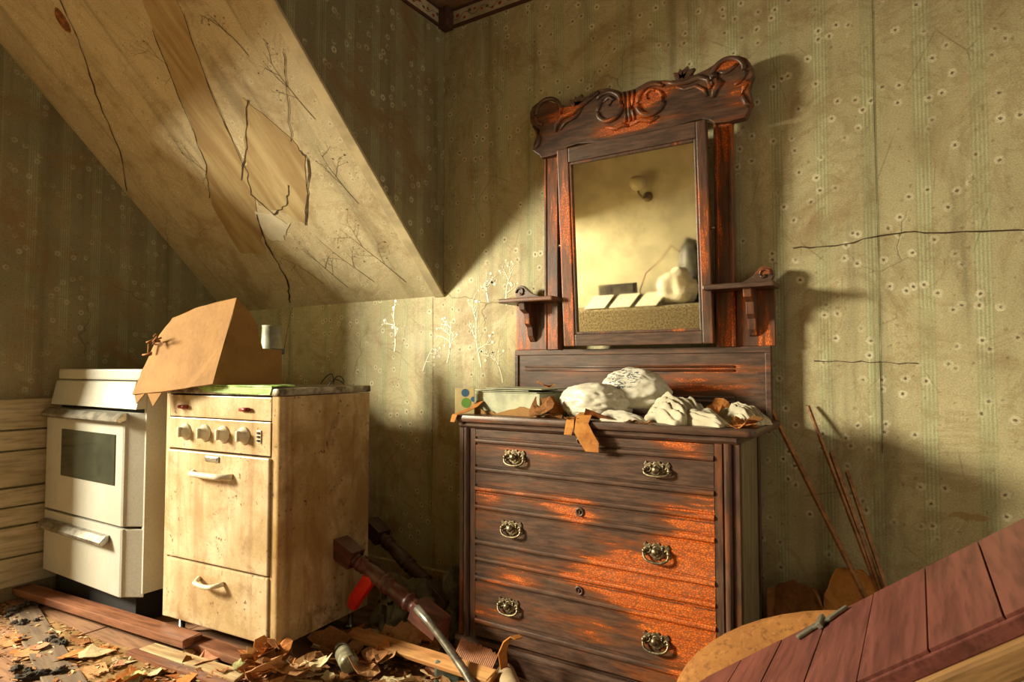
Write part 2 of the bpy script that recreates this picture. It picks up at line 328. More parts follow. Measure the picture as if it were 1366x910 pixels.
# ------------------------------------------------------------------ mesh builder
class MB:
    def __init__(s): s.bm = bmesh.new(); s.mats = []; s.mi = 0
    def mat(s, m):
        if m not in s.mats: s.mats.append(m)
        s.mi = s.mats.index(m); return s
    def _fin(s, faces, smooth=False):
        for f in faces:
            f.material_index = s.mi; f.smooth = smooth
    def verts(s, pts): return [s.bm.verts.new(p) for p in pts]
    def face(s, vs, smooth=False):
        try: f = s.bm.faces.new(vs)
        except ValueError: return None
        f.material_index = s.mi; f.smooth = smooth; return f
    def box(s, x0, x1, y0, y1, z0, z1, bevel=0.0, mtx=None):
        t = bmesh.new()
        bmesh.ops.create_cube(t, size=1.0)
        for v in t.verts: v.co = Vector(((x0 + x1) / 2 + v.co.x * (x1 - x0), (y0 + y1) / 2 + v.co.y * (y1 - y0), (z0 + z1) / 2 + v.co.z * (z1 - z0)))
        if bevel > 0: bmesh.ops.bevel(t, geom=t.edges[:], offset=bevel, segments=2, affect='EDGES', profile=0.6)
        if mtx is not None: bmesh.ops.transform(t, matrix=mtx, verts=t.verts[:])
        return s.add(t, smooth=False)
    def add(s, t, smooth=False):
        t.verts.index_update()
        vm = [s.bm.verts.new(v.co) for v in t.verts]
        for f in t.faces:
            s.face([vm[v.index] for v in f.verts], smooth or f.smooth)
        t.free(); return s
    def prism(s, poly, lo, hi, axis='y', bevel=0.0, mtx=None, smooth=False):
        """poly in the plane across `axis`: y -> (x,z), x -> (y,z), z -> (x,y)"""
        f = {'y': lambda a, b, c: (a, c, b), 'x': lambda a, b, c: (c, a, b), 'z': lambda a, b, c: (a, b, c)}[axis]
        t = bmesh.new()
        A = [t.verts.new(f(a, b, lo)) for a, b in poly]; B = [t.verts.new(f(a, b, hi)) for a, b in poly]
        n = len(poly)
        t.faces.new(A); t.faces.new(B[::-1])
        for i in range(n):
            q = t.faces.new((A[i], B[i], B[(i + 1) % n], A[(i + 1) % n])); q.smooth = smooth
        bmesh.ops.recalc_face_normals(t, faces=t.faces[:])
        if bevel > 0:
            ed = [e for e in t.edges if (e.verts[0] in A) == (e.verts[1] in A)]
            bmesh.ops.bevel(t, geom=ed, offset=bevel, segments=2, affect='EDGES', profile=0.6)
        if mtx is not None: bmesh.ops.transform(t, matrix=mtx, verts=t.verts[:])
        return s.add(t)
    def tube(s, pts, r, seg=8, caps=True, flat=None):
        pts = [Vector(p) for p in pts]; n = len(pts)
        rr = r if isinstance(r, (list, tuple)) else [r] * n
        up = Vector((0, 0, 1)); rings = []
        for i, p in enumerate(pts):
            d = (pts[min(i + 1, n - 1)] - pts[max(i - 1, 0)]).normalized()
            a = d.cross(up)
            if a.length < 1e-3: a = d.cross(Vector((1, 0, 0)))
            a.normalize(); b = d.cross(a).normalized()
            rings.append([s.bm.verts.new(p + (a * cos(2 * pi * j / seg) + b * sin(2 * pi * j / seg)) * rr[i]) for j in range(seg)])
        for i in range(n - 1):
            for j in range(seg): s.face((rings[i][j], rings[i][(j + 1) % seg], rings[i + 1][(j + 1) % seg], rings[i + 1][j]), True)
        if caps: s.face(rings[0][::-1]); s.face(rings[-1])
        return s
    def lathe(s, prof, seg=20, mtx=None, smooth=True):
        """profile [(r, h)] turned about z"""
        mtx = mtx or Matrix()
        rings = [[s.bm.verts.new(mtx @ Vector((max(r, 1e-4) * cos(2 * pi * j / seg), max(r, 1e-4) * sin(2 * pi * j / seg), h))) for j in range(seg)] for r, h in prof]
        for i in range(len(prof) - 1):
            for j in range(seg): s.face((rings[i][j], rings[i][(j + 1) % seg], rings[i + 1][(j + 1) % seg], rings[i + 1][j]), smooth)
        s.face(rings[0][::-1]); s.face(rings[-1])
        return s
    def ball(s, c, r, seg=12, sc=(1, 1, 1)):
        t = bmesh.new(); bmesh.ops.create_uvsphere(t, u_segments=seg, v_segments=max(6, seg * 2 // 3), radius=r)
        for v in t.verts: v.co = Vector((v.co.x * sc[0] + c[0], v.co.y * sc[1] + c[1], v.co.z * sc[2] + c[2]))
        return s.add(t, True)
    def ribbon(s, pts, w, nrm, lift=0.0):
        """flat strip along pts lying in the plane with normal nrm"""
        pts = [Vector(p) for p in pts]; nrm = Vector(nrm).normalized(); n = len(pts)
        ww = w if isinstance(w, (list, tuple)) else [w] * n
        L, R = [], []
        for i, p in enumerate(pts):
            d = (pts[min(i + 1, n - 1)] - pts[max(i - 1, 0)]).normalized(); a = d.cross(nrm).normalized() * ww[i] / 2
            q = p + nrm * lift
            L.append(s.bm.verts.new(q + a)); R.append(s.bm.verts.new(q - a))
        for i in range(n - 1): s.face((L[i], L[i + 1], R[i + 1], R[i]))
        return s
    def build(s, name, mat=None, parent=None, normals=True):
        if normals: bmesh.ops.recalc_face_normals(s.bm, faces=s.bm.faces[:])
        me = bpy.data.meshes.new(name); s.bm.to_mesh(me); s.bm.free()
        for m in ([mat] if mat else s.mats): me.materials.append(m)
        o = bpy.data.objects.new(name, me); COL.objects.link(o)
        if parent: o.parent = parent
        return o

def thing(name, label, cat, loc=(0, 0, 0), rot=(0, 0, 0), group=None):
    o = bpy.data.objects.new(name, None); COL.objects.link(o)
    o.location = loc; o.rotation_euler = rot; o.empty_display_size = 0.1
    return tag(o, label, cat, group)
def tag(o, label, cat, group=None):
    o['label'] = label; o['category'] = cat
    if group: o['group'] = group
    return o
def struct(o): o['kind'] = 'structure'; return o
def stuff(o): o['kind'] = 'stuff'; return o
def lab(o, label): o['label'] = label; return o
def smooth(o, ang=40):
    for p in o.data.polygons: p.use_smooth = True
    try:
        o.data.set_sharp_from_angle(angle=radians(ang))
    except Exception: pass
    return o
def lerp(a, b, t): return a + (b - a) * t

# ------------------------------------------------------------------ the room
FZ = -0.08            # floor height
YW = 2.345            # back wall
K = YW / 2.40
XL = -3.583           # left wall
XC = -1.878           # dormer cheek
ZK = 1.337            # foot of the slope on the back wall
ZC = 2.70             # ceiling
floor = struct(MB().box(-7.0, 2.6, -2.5, 2.6, FZ - 0.10, FZ - 0.02).build('floor', M['floor_wood']))
rr = random.Random(3)
y = 0.55
me_cache = {}
i = 0
while y < YW - 0.01:
    w = 0.118
    cuts = [-5.4, rr.uniform(-3.4, -2.2), rr.uniform(-1.4, -0.2), 2.55]
    for a, b in zip(cuts[:-1], cuts[1:]):
        o = MB().box(a + 0.002, b - 0.002, y + 0.002, min(y + w, YW - 0.005) - 0.002, FZ - 0.022, FZ - rr.uniform(0, 0.004), 0.002).build('floor_board', rr.choice([M['floor_wood'], M['floor_wood'], M['pink_board']]), floor)
    y += w

NS = Vector((0, -1, -1)).normalized()         # normal of the slope, into the room
def SL(x, y, lift=0.0): return Vector((x * K, y * K, ZK + YW - y * K)) + NS * lift

wall_back = struct(MB().box(XL - 0.2, 2.6, YW, YW + 0.12, FZ - 0.1, 3.0).build('wall_back', M['paper_back']))
o = MB(); o.box(XL - 0.14, XL, 0.92, YW, FZ - 0.1, 3.0); o.box(XL - 0.14, XL, -2.2, 0.92, 2.02, 3.0)  # second box: unseen lintel, added to shade the upper slope and wall
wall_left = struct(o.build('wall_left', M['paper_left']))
# the sloped ceiling: a slab whose underside meets the back wall at ZK
ytop = YW - (ZC - ZK) - 0.05
wall_slope = struct(MB().prism([(YW, ZK), (YW, ZK + 0.13), (ytop, ZK + 0.13 + YW - ytop), (ytop, ZK + YW - ytop)], XL, XC - 0.0006, 'x').build('wall_slope', M['paper_slope']))
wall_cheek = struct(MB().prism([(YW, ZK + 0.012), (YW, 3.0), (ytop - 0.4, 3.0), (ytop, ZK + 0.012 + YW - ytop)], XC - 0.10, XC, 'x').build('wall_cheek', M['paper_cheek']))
ceiling = struct(MB().box(-7.0, 2.6, -2.5, YW, ZC, ZC + 0.1).build('ceiling', M['ceiling']))
wall_front = struct(MB().box(-7.0, 2.6, -2.32, -2.20, FZ - 0.1, 3.0).build('wall_front', M['plaster_dim']))
# window wall far to the left, out of the picture
o = MB(); yw0, yw1, zw0, zw1 = -1.55, -0.45, 1.60, 2.62
o.box(-5.62, -5.50, -2.2, yw0, FZ, ZC); o.box(-5.62, -5.50, yw1, 1.04, FZ, ZC); o.box(-5.62, -5.50, yw0, yw1, FZ, zw0); o.box(-5.62, -5.50, yw0, yw1, zw1, ZC)
wall_window = struct(o.build('wall_window', M['plaster_dim']))
wall_return = struct(MB().box(-5.62, XL - 0.14, 0.92, 1.04, FZ, ZC).build('wall_return', M['plaster_dim']))
o = MB(); t = 0.05
o.box(-5.60, -5.52, yw0, yw0 + t, zw0, zw1); o.box(-5.60, -5.52, yw1 - t, yw1, zw0, zw1); o.box(-5.60, -5.52, yw0, yw1, zw0, zw0 + t); o.box(-5.60, -5.52, yw0, yw1, zw1 - t, zw1)
struct(o.build('window_1', M['window_paint']))

# wainscot boards of the left wall
zc = [0.84, 0.706, 0.61, 0.44, 0.35, 0.26, 0.118, -0.02]
for i in range(7):
    d = 0.018 + 0.004 * (i % 2)
    MB().box(XL, XL + d, 1.07, YW, zc[i + 1] + 0.004, zc[i] - 0.004, 0.003).build('wainscot_board', M['wainscot'], wall_left)
MB().box(XL, XL + 0.032, 1.07, YW, 0.832, 0.85, 0.004).build('wainscot_cap', M['wainscot'], wall_left)

# corner bead along the open edge of the slope, wallpaper border under the ceiling
off = Vector((0, 0, 0))
L = sqrt(2) * (YW - ytop)
m = Matrix.Translation((XC, YW, ZK)) @ Matrix.Rotation(radians(135), 4, 'X')
struct(MB().box(-0.052, 0.006, 0.0, L, -0.004, 0.008, 0.003, m).build('trim_1', M['trim_paint']))
def border(name, along, a, b, at):
    """printed paper border with dark edges, along x (back wall) or y (cheek)"""
    z0, z1 = 2.607, ZC
    bo = MB()
    if along == 'x': bo.box(a, b, at - 0.004, at, z0, z1)
    else: bo.box(at, at + 0.004, a, b, z0, z1)
    bo = struct(bo.build(name, M['border']))
    e = MB()
    for (p, q, d) in ((z0, z0 + 0.014, 0.012), (z1 - 0.010, z1, 0.012)):
        if along == 'x': e.box(a, b, at - d, at, p, q, 0.002)
        else: e.box(at, at + d, a, b, p, q, 0.002)
    e.build('border_edge', M['border_dark'], bo)
    pr = MB(); r2 = random.Random(5); s = a
    nrm = (0, -1, 0) if along == 'x' else (1, 0, 0)
    def P(s_, z_, l=0.0052): return (s_, at - l, z_) if along == 'x' else (at + l, s_, z_)
    while s < b - 0.03:
        pr.mat(M['border_leaf'])
        pr.ribbon([P(s + 0.10 * j / 6, 2.655 + 0.014 * sin(j * 1.05)) for j in range(7)], 0.003, nrm)
        for q in range(3):
            pr.mat(M['border_leaf'] if q % 2 else M['border_red'])
            cx, cz, rad = s + 0.02 + 0.03 * q, 2.655 + r2.uniform(-0.014, 0.014), r2.uniform(0.007, 0.011)
            pr.face(pr.verts([P(cx + rad * cos(2 * pi * j / 8), cz + rad * sin(2 * pi * j / 8) * 0.8, 0.0055) for j in range(8)]))
        s += 0.10
    stuff(pr.build('border_print', None, bo))
    return bo
border('trim_2', 'x', XC, 2.5, YW)
border('trim_3', 'y', ytop, YW, XC)
struct(MB().box(XC, XC + 0.055, YW - 0.055, YW, 2.60, ZC, 0.008).build('trim_4', M['border_dark']))
struct(MB().box(XL + 0.03, 2.5, YW - 0.018, YW, FZ, 0.06, 0.004).build('baseboard_back', M['wainscot']))

# printed branches: by the dresser painted pale as if glinting, dark on the slope
def branch(mb, f, u, v, h, seed, mb2=None, w=0.008, lean=0.0, dots=None):
    r = random.Random(seed)
    def grow(u0, v0, ang, ln, ww, depth):
        pts = []; a = ang; x_, y_ = u0, v0; n = 6; bend = r.uniform(-0.13, 0.13)
        for j in range(n + 1):
            pts.append((x_, y_)); x_ += cos(a) * ln / n; y_ += sin(a) * ln / n; a += bend + r.uniform(-0.10, 0.10)
        mb.ribbon([f(p, q) for p, q in pts], [ww * (1 - 0.75 * j / n) for j in range(n + 1)], f.nrm)
        if depth > 0:
            for j in (2, 3, 4, 5):
                if r.random() < 0.85:
                    grow(*pts[j], a + r.choice((-1, 1)) * r.uniform(0.5, 1.0), ln * r.uniform(0.28, 0.5), ww * 0.6, depth - 1)
        elif r.random() < 0.75:
            for q in range(1):
                cx, cy, rad = pts[-1][0] + r.uniform(-0.012, 0.012), pts[-1][1] + r.uniform(-0.01, 0.012), r.uniform(0.003, 0.0075) * (w / 0.007)
                (dots or mb).face((dots or mb).verts([f(cx + rad * (1 + 0.25 * cos(5 * t_)) * cos(t_), cy + rad * (1 + 0.25 * cos(5 * t_)) * sin(t_)) for t_ in [2 * pi * j / 15 for j in range(15)]]))
    grow(u, v, pi / 2 + lean, h, w, 2)
class FB:
    nrm = Vector((0, -1, 0))
    def __call__(s, u, v): return Vector((u * K, YW - 0.0012, 1 + (v - 1) * K))
class FS:
    nrm = NS
    def __call__(s, u, v): return SL(u, 2.40 - v / sqrt(2), 0.0012)
fb, fs = FB(), FS()
b = MB()
for (u, v, h, sd, ln) in ((-1.70, 1.00, 0.26, 1, 0.25), (-2.24, 1.08, 0.20, 2, -0.2), (-2.05, 0.98, 0.15, 3, -0.35), (-1.56, 1.28, 0.17, 4, 0.1), (-1.58, 0.93, 0.16, 5, 0.2), (-1.90, 1.02, 0.2, 6, -0.3), (-1.66, 1.30, 0.14, 7, 0.25)):
    branch(b, fb, u, v, h, sd, w=0.007, lean=ln)
stuff(b.build('branch_print', M['sliver'], wall_back, normals=False))
b = MB()
for (u, v, h, sd, ln) in ((-2.10, 0.10, 0.40, 11, 0.5), (-2.30, 0.12, 0.36, 12, 0.6), (-2.5, 0.10, 0.3, 13, 0.5), (-2.10, 0.55, 0.3, 14, 0.3), (-2.66, 0.14, 0.26, 15, 0.5), (-2.06, 0.95, 0.3, 16, 0.3), (-2.86, 0.75, 0.3, 17, 0.4), (-3.0, 0.5, 0.25, 18, 0.4), (-2.6, 1.2, 0.3, 19, 0.4), (-2.2, 1.25, 0.25, 20, 0.2)):
    branch(b, fs, u, v, h, sd, w=0.0045, lean=ln)
stuff(b.build('branch_print', M['branch_dark'], wall_slope, normals=False))

# torn and stained strips, cracks and the old flue plug on the slope
def patch(pts, mat, lift, name='torn_patch'):
    mb = MB(); pp = []
    r = random.Random(len(pts))
    n = len(pts)
    for i in range(n):
        a, c = pts[i], pts[(i + 1) % n]
        for j in range(5):
            t = j / 5; pp.append((lerp(a[0], c[0], t) + r.uniform(-0.007, 0.007), lerp(a[1], c[1], t) + r.uniform(-0.007, 0.007)))
    A = mb.verts([SL(x, y, lift) for x, y in pp]); B = mb.verts([SL(x, y, 0) for x, y in pp])
    mb.face(A)
    for i in range(len(A)): mb.face((A[i], A[(i + 1) % len(A)], B[(i + 1) % len(A)], B[i]))
    return mb.build(name, mat, wall_slope)
patch([(-2.50, 1.22), (-2.613, 1.362), (-2.737, 1.547), (-2.883, 1.766), (-3.05, 1.90), (-3.12, 2.12), (-2.93, 2.14), (-2.80, 2.0), (-2.70, 1.90), (-2.646, 1.827), (-2.536, 1.582), (-2.398, 1.364), (-2.30, 1.22)], M['stain_tan'], 0.0015)
patch([(-2.37, 1.61), (-2.46, 1.68), (-2.56, 1.75), (-2.70, 1.86), (-2.72, 1.95), (-2.60, 1.99), (-2.50, 2.05), (-2.36, 1.94), (-2.24, 1.83), (-2.25, 1.76)], M['stain_tan'], 0.0018)
patch([(-2.78, 1.96), (-2.68, 1.99), (-2.60, 2.04), (-2.72, 2.09), (-2.83, 2.08)], M['bare'], 0.0024)
def crack(pts, w, lift=0.003):
    mb = MB(); r = random.Random(int(abs(pts[0][0]) * 1000)); pp = []
    for (a, c) in zip(pts[:-1], pts[1:]):
        for j in range(6):
            t = j / 6; pp.append((lerp(a[0], c[0], t) + r.uniform(-0.006, 0.006), lerp(a[1], c[1], t) + r.uniform(-0.004, 0.004)))
    pp.append(pts[-1])
    mb.ribbon([SL(x, y, lift) for x, y in pp], [w * r.uniform(0.4, 1.2) for _ in pp], NS)
    return mb.build('plaster_crack', M['crack'], wall_slope, normals=False)
crack([(-2.776, 1.975), (-2.867, 2.097), (-2.906, 2.272), (-3.022, 2.375)], 0.010)
crack([(-3.02, 1.18), (-3.10, 1.294), (-3.271, 1.443), (-3.426, 1.631), (-3.64, 1.775)], 0.006)
crack([(-2.242, 1.801), (-2.228, 1.842), (-2.36, 1.94), (-2.501, 2.051)], 0.008)
crack([(-2.35, 1.62), (-2.46, 1.69), (-2.56, 1.76), (-2.719, 1.846)], 0.007)
crack([(-2.613, 1.362), (-2.737, 1.547), (-2.883, 1.766), (-3.03, 1.88)], 0.005)
crack([(-2.398, 1.364), (-2.536, 1.582), (-2.646, 1.827), (-2.72, 1.90)], 0.005)
crack([(-2.02, 1.54), (-2.09, 1.61), (-2.26, 1.77)], 0.004)
crack([(-2.72, 1.90), (-2.66, 1.99), (-2.52, 1.96), (-2.44, 1.90)], 0.007)
def wcrack(pts, w):
    mb = MB(); r = random.Random(int(abs(pts[0][0]) * 777)); pp = []
    for (a, c) in zip(pts[:-1], pts[1:]):
        for j in range(6):
            t = j / 6; pp.append((lerp(a[0], c[0], t), lerp(a[1], c[1], t) + r.uniform(-0.004, 0.004)))
    pp.append(pts[-1])
    mb.ribbon([(x * K, YW - 0.0022, 1 + (z - 1) * K) for x, z in pp], [w * r.uniform(0.3, 1.2) for _ in pp], (0, -1, 0))
    return mb.build('paper_crack', M['crack'], wall_back, normals=False)
wcrack([(-0.36, 1.418), (-0.2, 1.415), (-0.04, 1.438), (0.04, 1.425), (0.30, 1.405), (0.5, 1.40)], 0.0042)
wcrack([(-0.103, 2.60), (-0.102, 2.2), (-0.104, 1.8), (-0.102, 1.4), (-0.104, 1.0), (-0.103, 0.72)], 0.0022)
wcrack([(-0.30, 1.02), (-0.16, 1.018), (0.0, 1.012)], 0.003)
wcrack([(-3.03, 1.345), (-3.07, 1.22), (-3.10, 1.1)], 0.004)
wcrack([(-1.99, 1.345), (-1.985, 0.9), (-1.99, 0.3)], 0.002)
mb = MB(); r_ = random.Random(2)
mb.face(mb.verts([(0.118 + 0.05 * cos(2 * pi * j / 22) * r_.uniform(0.8, 1.15), YW - 0.0015, 0.556 + 0.010 * sin(2 * pi * j / 22) * r_.uniform(0.6, 1.4)) for j in range(22)]))
mb.build('rust_stain', M['stain_tan'], wall_back, normals=False)
mb = MB()
c0 = SL(-3.109, 1.233)
ux, uy = Vector((1, 0, 0)), Vector((0, 1, -1)).normalized()
ax_ = (uy * 0.94 - ux * 0.34).normalized(); bx_ = ax_.cross(NS)
ringA = [c0 + ax_ * 0.052 * cos(2 * pi * j / 20) + bx_ * 0.026 * sin(2 * pi * j / 20) for j in range(20)]
A = mb.verts([p for p in ringA]); B = mb.verts([p + NS * 0.010 - (p - c0) * 0.2 for p in ringA]); Cc = mb.verts([p + NS * 0.004 - (p - c0) * 0.42 for p in ringA])
for j in range(20):
    q = (j + 1) % 20; mb.face((A[j], A[q], B[q], B[j]), True); mb.face((B[j], B[q], Cc[q], Cc[j]), True)
mb.face(Cc)
mb.build('rusty_plug', M['rust_oval'], wall_slope)

# ------------------------------------------------------------------ dresser
DX, DY = -0.955, 1.93
dr = thing('dresser', 'tall dark-stained wooden dresser with tilted mirror, three drawers and orange worn patches', 'dresser', (DX, DY, FZ))
Z = -FZ      # local z = world z + Z
def lx(x): return x - DX
HW = 0.510
# side panels, back, top, plinth
for s in (-1, 1):
    MB().box(s * 0.485 - 0.009, s * 0.485 + 0.009, 0.03, 0.320, 0.0, 0.78 + Z, 0.001).build('side_panel', M['side_wood'], dr)
    MB().box(s * 0.487 - 0.012, s * 0.487 + 0.012, 0.321, 0.352, 0.0, 0.78 + Z, 0.001).build('back_post', M['wood_case'], dr)
MB().box(-0.478, 0.478, 0.335, 0.35, 0.02, 0.78 + Z).build('back_panel', M['wood_case'], dr)
def rounded_rect(x0, x1, y0, y1, r, n=6):
    pts = []
    for (cx, cy, a0) in ((x1 - r, y0 + r, -pi / 2), (x1 - 0.001, y1 - 0.001, 0), (x0 + 0.001, y1 - 0.001, pi / 2), (x0 + r, y0 + r, pi)):
        rad = r if cy == y0 + r else 0.001
        for j in range(n + 1): pts.append((cx + rad * cos(a0 + j * pi / 2 / n), cy + rad * sin(a0 + j * pi / 2 / n)))
    return pts
o = MB().prism(rounded_rect(-0.543, 0.560, -0.022, 0.372, 0.03), 0.796 + Z, 0.822 + Z, 'z', 0.009).build('dresser_top', M['wood_top'], dr); smooth(o)
o = MB(); o.prism([(0.0, 0.772 + Z), (-0.004, 0.775 + Z), (-0.012, 0.782 + Z), (-0.012, 0.788 + Z), (-0.006, 0.796 + Z), (0.34, 0.796 + Z), (0.34, 0.772 + Z)], -0.505, 0.505, 'x')
o.build('top_moulding', M['wood_top'], dr)
# corner stiles with flutes
for s in (-1, 1):
    o = MB()
    prof = [(0, 0.03)]
    W = 0.072
    base = [(0.000, 0.0), (0.016, 0.0), (0.018, 0.006), (0.021, 0.006), (0.023, -0.004), (0.028, -0.010), (0.033, -0.011), (0.038, -0.010), (0.043, -0.004), (0.045, 0.006), (0.048, 0.006), (0.050, 0.0), (W, 0.0)]
    poly = [(s * (HW - a), b_) for a, b_ in base] + [(s * (HW - W), 0.03), (s * HW, 0.03)]
    o.prism(poly, 0.005 + Z, 0.775 + Z, 'z'); smooth(o.build('corner_stile', M['wood_case'], dr), 30)
# plinth: moulded lip and plain board
o = MB(); o.prism([(-0.012, 0.0), (-0.012, Z - 0.012), (-0.018, Z - 0.008), (-0.018, Z - 0.001), (-0.008, Z + 0.008), (0.02, Z + 0.008), (0.02, 0.0)], -0.520, 0.520, 'x')
o.build('plinth', M['wood_top'], dr)
for s in (-1, 1): MB().box(min(s * 0.497, s * 0.515), max(s * 0.497, s * 0.515), 0.02, 0.355, 0.0, Z + 0.004, 0.002).build('plinth_return', M['wood_case'], dr)
# drawers
def drawer_front(z0, z1, beads):
    """front profile (y,z): flat field with half-round beads standing proud"""
    pts = [(0.018, z0)]; zz = z0
    pts.append((0.000, z0)); 
    for (c, r) in sorted(beads):
        pts.append((0.0, c - r * 1.7)); pts.append((0.005, c - r * 1.5)); pts.append((0.005, c - r))
        for j in range(7):
            a = -pi / 2 + pi * j / 6
            pts.append((-0.004 - cos(a) * r * 0.9 + 0.006, c + sin(a) * r))
        pts.append((0.005, c + r)); pts.append((0.005, c + r * 1.5)); pts.append((0.0, c + r * 1.7))
    pts.append((0.0, z1)); pts.append((0.018, z1))
    return pts
pull_meshes = {}
def drawer_pull(parent, x, z, droop, idx):
    """tarnished plate with scrolls, round boss and swinging bail"""
    o = MB()
    # plate outline: scrolled bat-wing, symmetric
    half = [(0.0, 0.028), (0.008, 0.031), (0.013, 0.022), (0.020, 0.026), (0.030, 0.023), (0.036, 0.030), (0.043, 0.020), (0.040, 0.010), (0.048, 0.004), (0.046, -0.008), (0.038, -0.012), (0.034, -0.006), (0.026, -0.004), (0.020, -0.013), (0.011, -0.016), (0.006, -0.024), (0.0, -0.021)]
    poly = half + [(-a, b_) for a, b_ in half[-2:0:-1]]
    o.prism(poly, -0.0035, 0.0, 'y', 0.001)
    # scroll reliefs
    for s in (-1, 1):
        o.tube([(s * (0.016 + 0.016 * t + 0.006 * cos(7 * t)), -0.005, 0.010 + 0.010 * sin(7 * t) - 0.004 * t) for t in [j / 10 for j in range(11)]], 0.0026, 6)
        o.tube([(s * (0.034 + 0.007 * cos(t)), -0.005, 0.004 + 0.008 * sin(t)) for t in [j * 0.6 for j in range(10)]], 0.0024, 6)
        o.ball((s * 0.040, -0.008, 0.003), 0.006, 8)
    o.tube([(0.012 * cos(2 * pi * j / 14), -0.004, 0.004 + 0.015 * sin(2 * pi * j / 14)) for j in range(15)], 0.0026, 6)
    pl = o.build('drawer_pull', M['brass'], parent)
    pl.location = (x, -0.0005, z)
    # boss and bail joined as one moving piece below the plate level (third level is the deepest)
    o = MB()
    o.lathe([(0.004, 0.0), (0.005, 0.008), (0.010, 0.011), (0.0125, 0.016), (0.0115, 0.021), (0.007, 0.025), (0.001, 0.0265)], 14, Matrix.Translation((x, 0.0, z + 0.005)) @ Matrix.Rotation(pi / 2, 4, 'X'))
    kb = o.build('pull_boss', M['brass'], parent)
    o = MB()
    pts = []
    for j in range(17):
        t = j / 16; a = pi * t
        pts.append((x - 0.040 * cos(a) * (1.0 + 0.10 * sin(a)), -0.010 - 0.008 * sin(a), z + 0.002 - 0.030 * droop * sin(a) ** 0.7 + idx * (t - 0.5)))
    o.tube(pts, [0.0032 + 0.0014 * sin(pi * j / 16) for j in range(17)], 8)
    o.build('pull_bail', M['brass'], parent)
DR = [(0.540, 0.770, ((0.728, 0.009), (0.625, 0.009), (0.553, 0.009)), 0.676, 0.752), (0.284, 0.534, ((0.487, 0.009), (0.359, 0.009), (0.296, 0.008)), 0.424, 0.517), (0.018, 0.278, ((0.228, 0.009), (0.072, 0.010)), 0.150, 0.258)]
for i, (z0, z1, beads, pz, kz) in enumerate(DR):
    d = thing('drawer', None, None) if False else bpy.data.objects.new('drawer', None); COL.objects.link(d); d.parent = dr
    lab(d, ['topmost drawer, mostly dark brown', 'middle drawer, worn bright orange at its right end', 'bottom drawer, with orange crazed patches'][i])
    o = MB(); o.prism(drawer_front(z0 + Z, z1 + Z, [(c + Z, r) for c, r in beads]), -0.436, 0.436, 'x')
    o.box(-0.42, 0.42, 0.018, 0.32, z0 + Z + 0.01, z0 + Z + 0.10)
    smooth(o.build('drawer_front', M['wood_drawer'], d), 28)
    for xx, q in ((-0.263 - 0.013 * i, 1), (0.262 - 0.004 * i, 1)):
        drawer_pull(d, xx, pz + Z, (0.9 if xx < 0 else (0.55 if i == 0 else 1.0)), (0.006 if i == 2 and xx > 0 else 0))
    o = MB(); o.lathe([(0.016, 0.0), (0.016, 0.003), (0.013, 0.005), (0.009, 0.004), (0.008, 0.001), (0.001, 0.001)], 16, Matrix.Translation((-0.003 - 0.004 * i, 0.0, kz + Z)) @ Matrix.Rotation(pi / 2, 4, 'X'))
    o.box(-0.0055 - 0.004 * i, -0.0005 - 0.004 * i, -0.0052, -0.0005, kz + Z - 0.009, kz + Z + 0.005)
    o.build('keyhole_plate', M['wood_top'], d)
for zz in (0.537, 0.281): MB().box(-0.44, 0.44, 0.004, 0.03, zz + Z - 0.003, zz + Z + 0.003).build('drawer_rail', M['wood_case'], dr)
# splashboard behind the top
YP = 0.355
o = MB(); zb, zt = 0.80 + Z, 1.072 + Z
o.box(lx(-1.44), lx(-0.418), YP, YP + 0.02, zb, zt, 0.003)
o.box(lx(-1.44), lx(-0.418), YP - 0.006, YP, zt - 0.022, zt, 0.002); o.box(lx(-0.436), lx(-0.418), YP - 0.006, YP, zb, zt - 0.0225, 0.002); o.box(lx(-1.44), lx(-1.424), YP - 0.006, YP, zb, zt - 0.0225, 0.002)
o.build('splashboard', M['wood_panel'], dr)
for zz in (0.995, 0.888):
    o = MB()
    for k_ in (-1, 1):
        o.tube([(lx(-1.39), YP - 0.001, zz + k_ * 0.007 + Z), (lx(-0.54), YP - 0.001, zz + k_ * 0.007 + Z)], 0.0045, 8)
    o.build('groove_moulding', M['wood_panel'], dr)
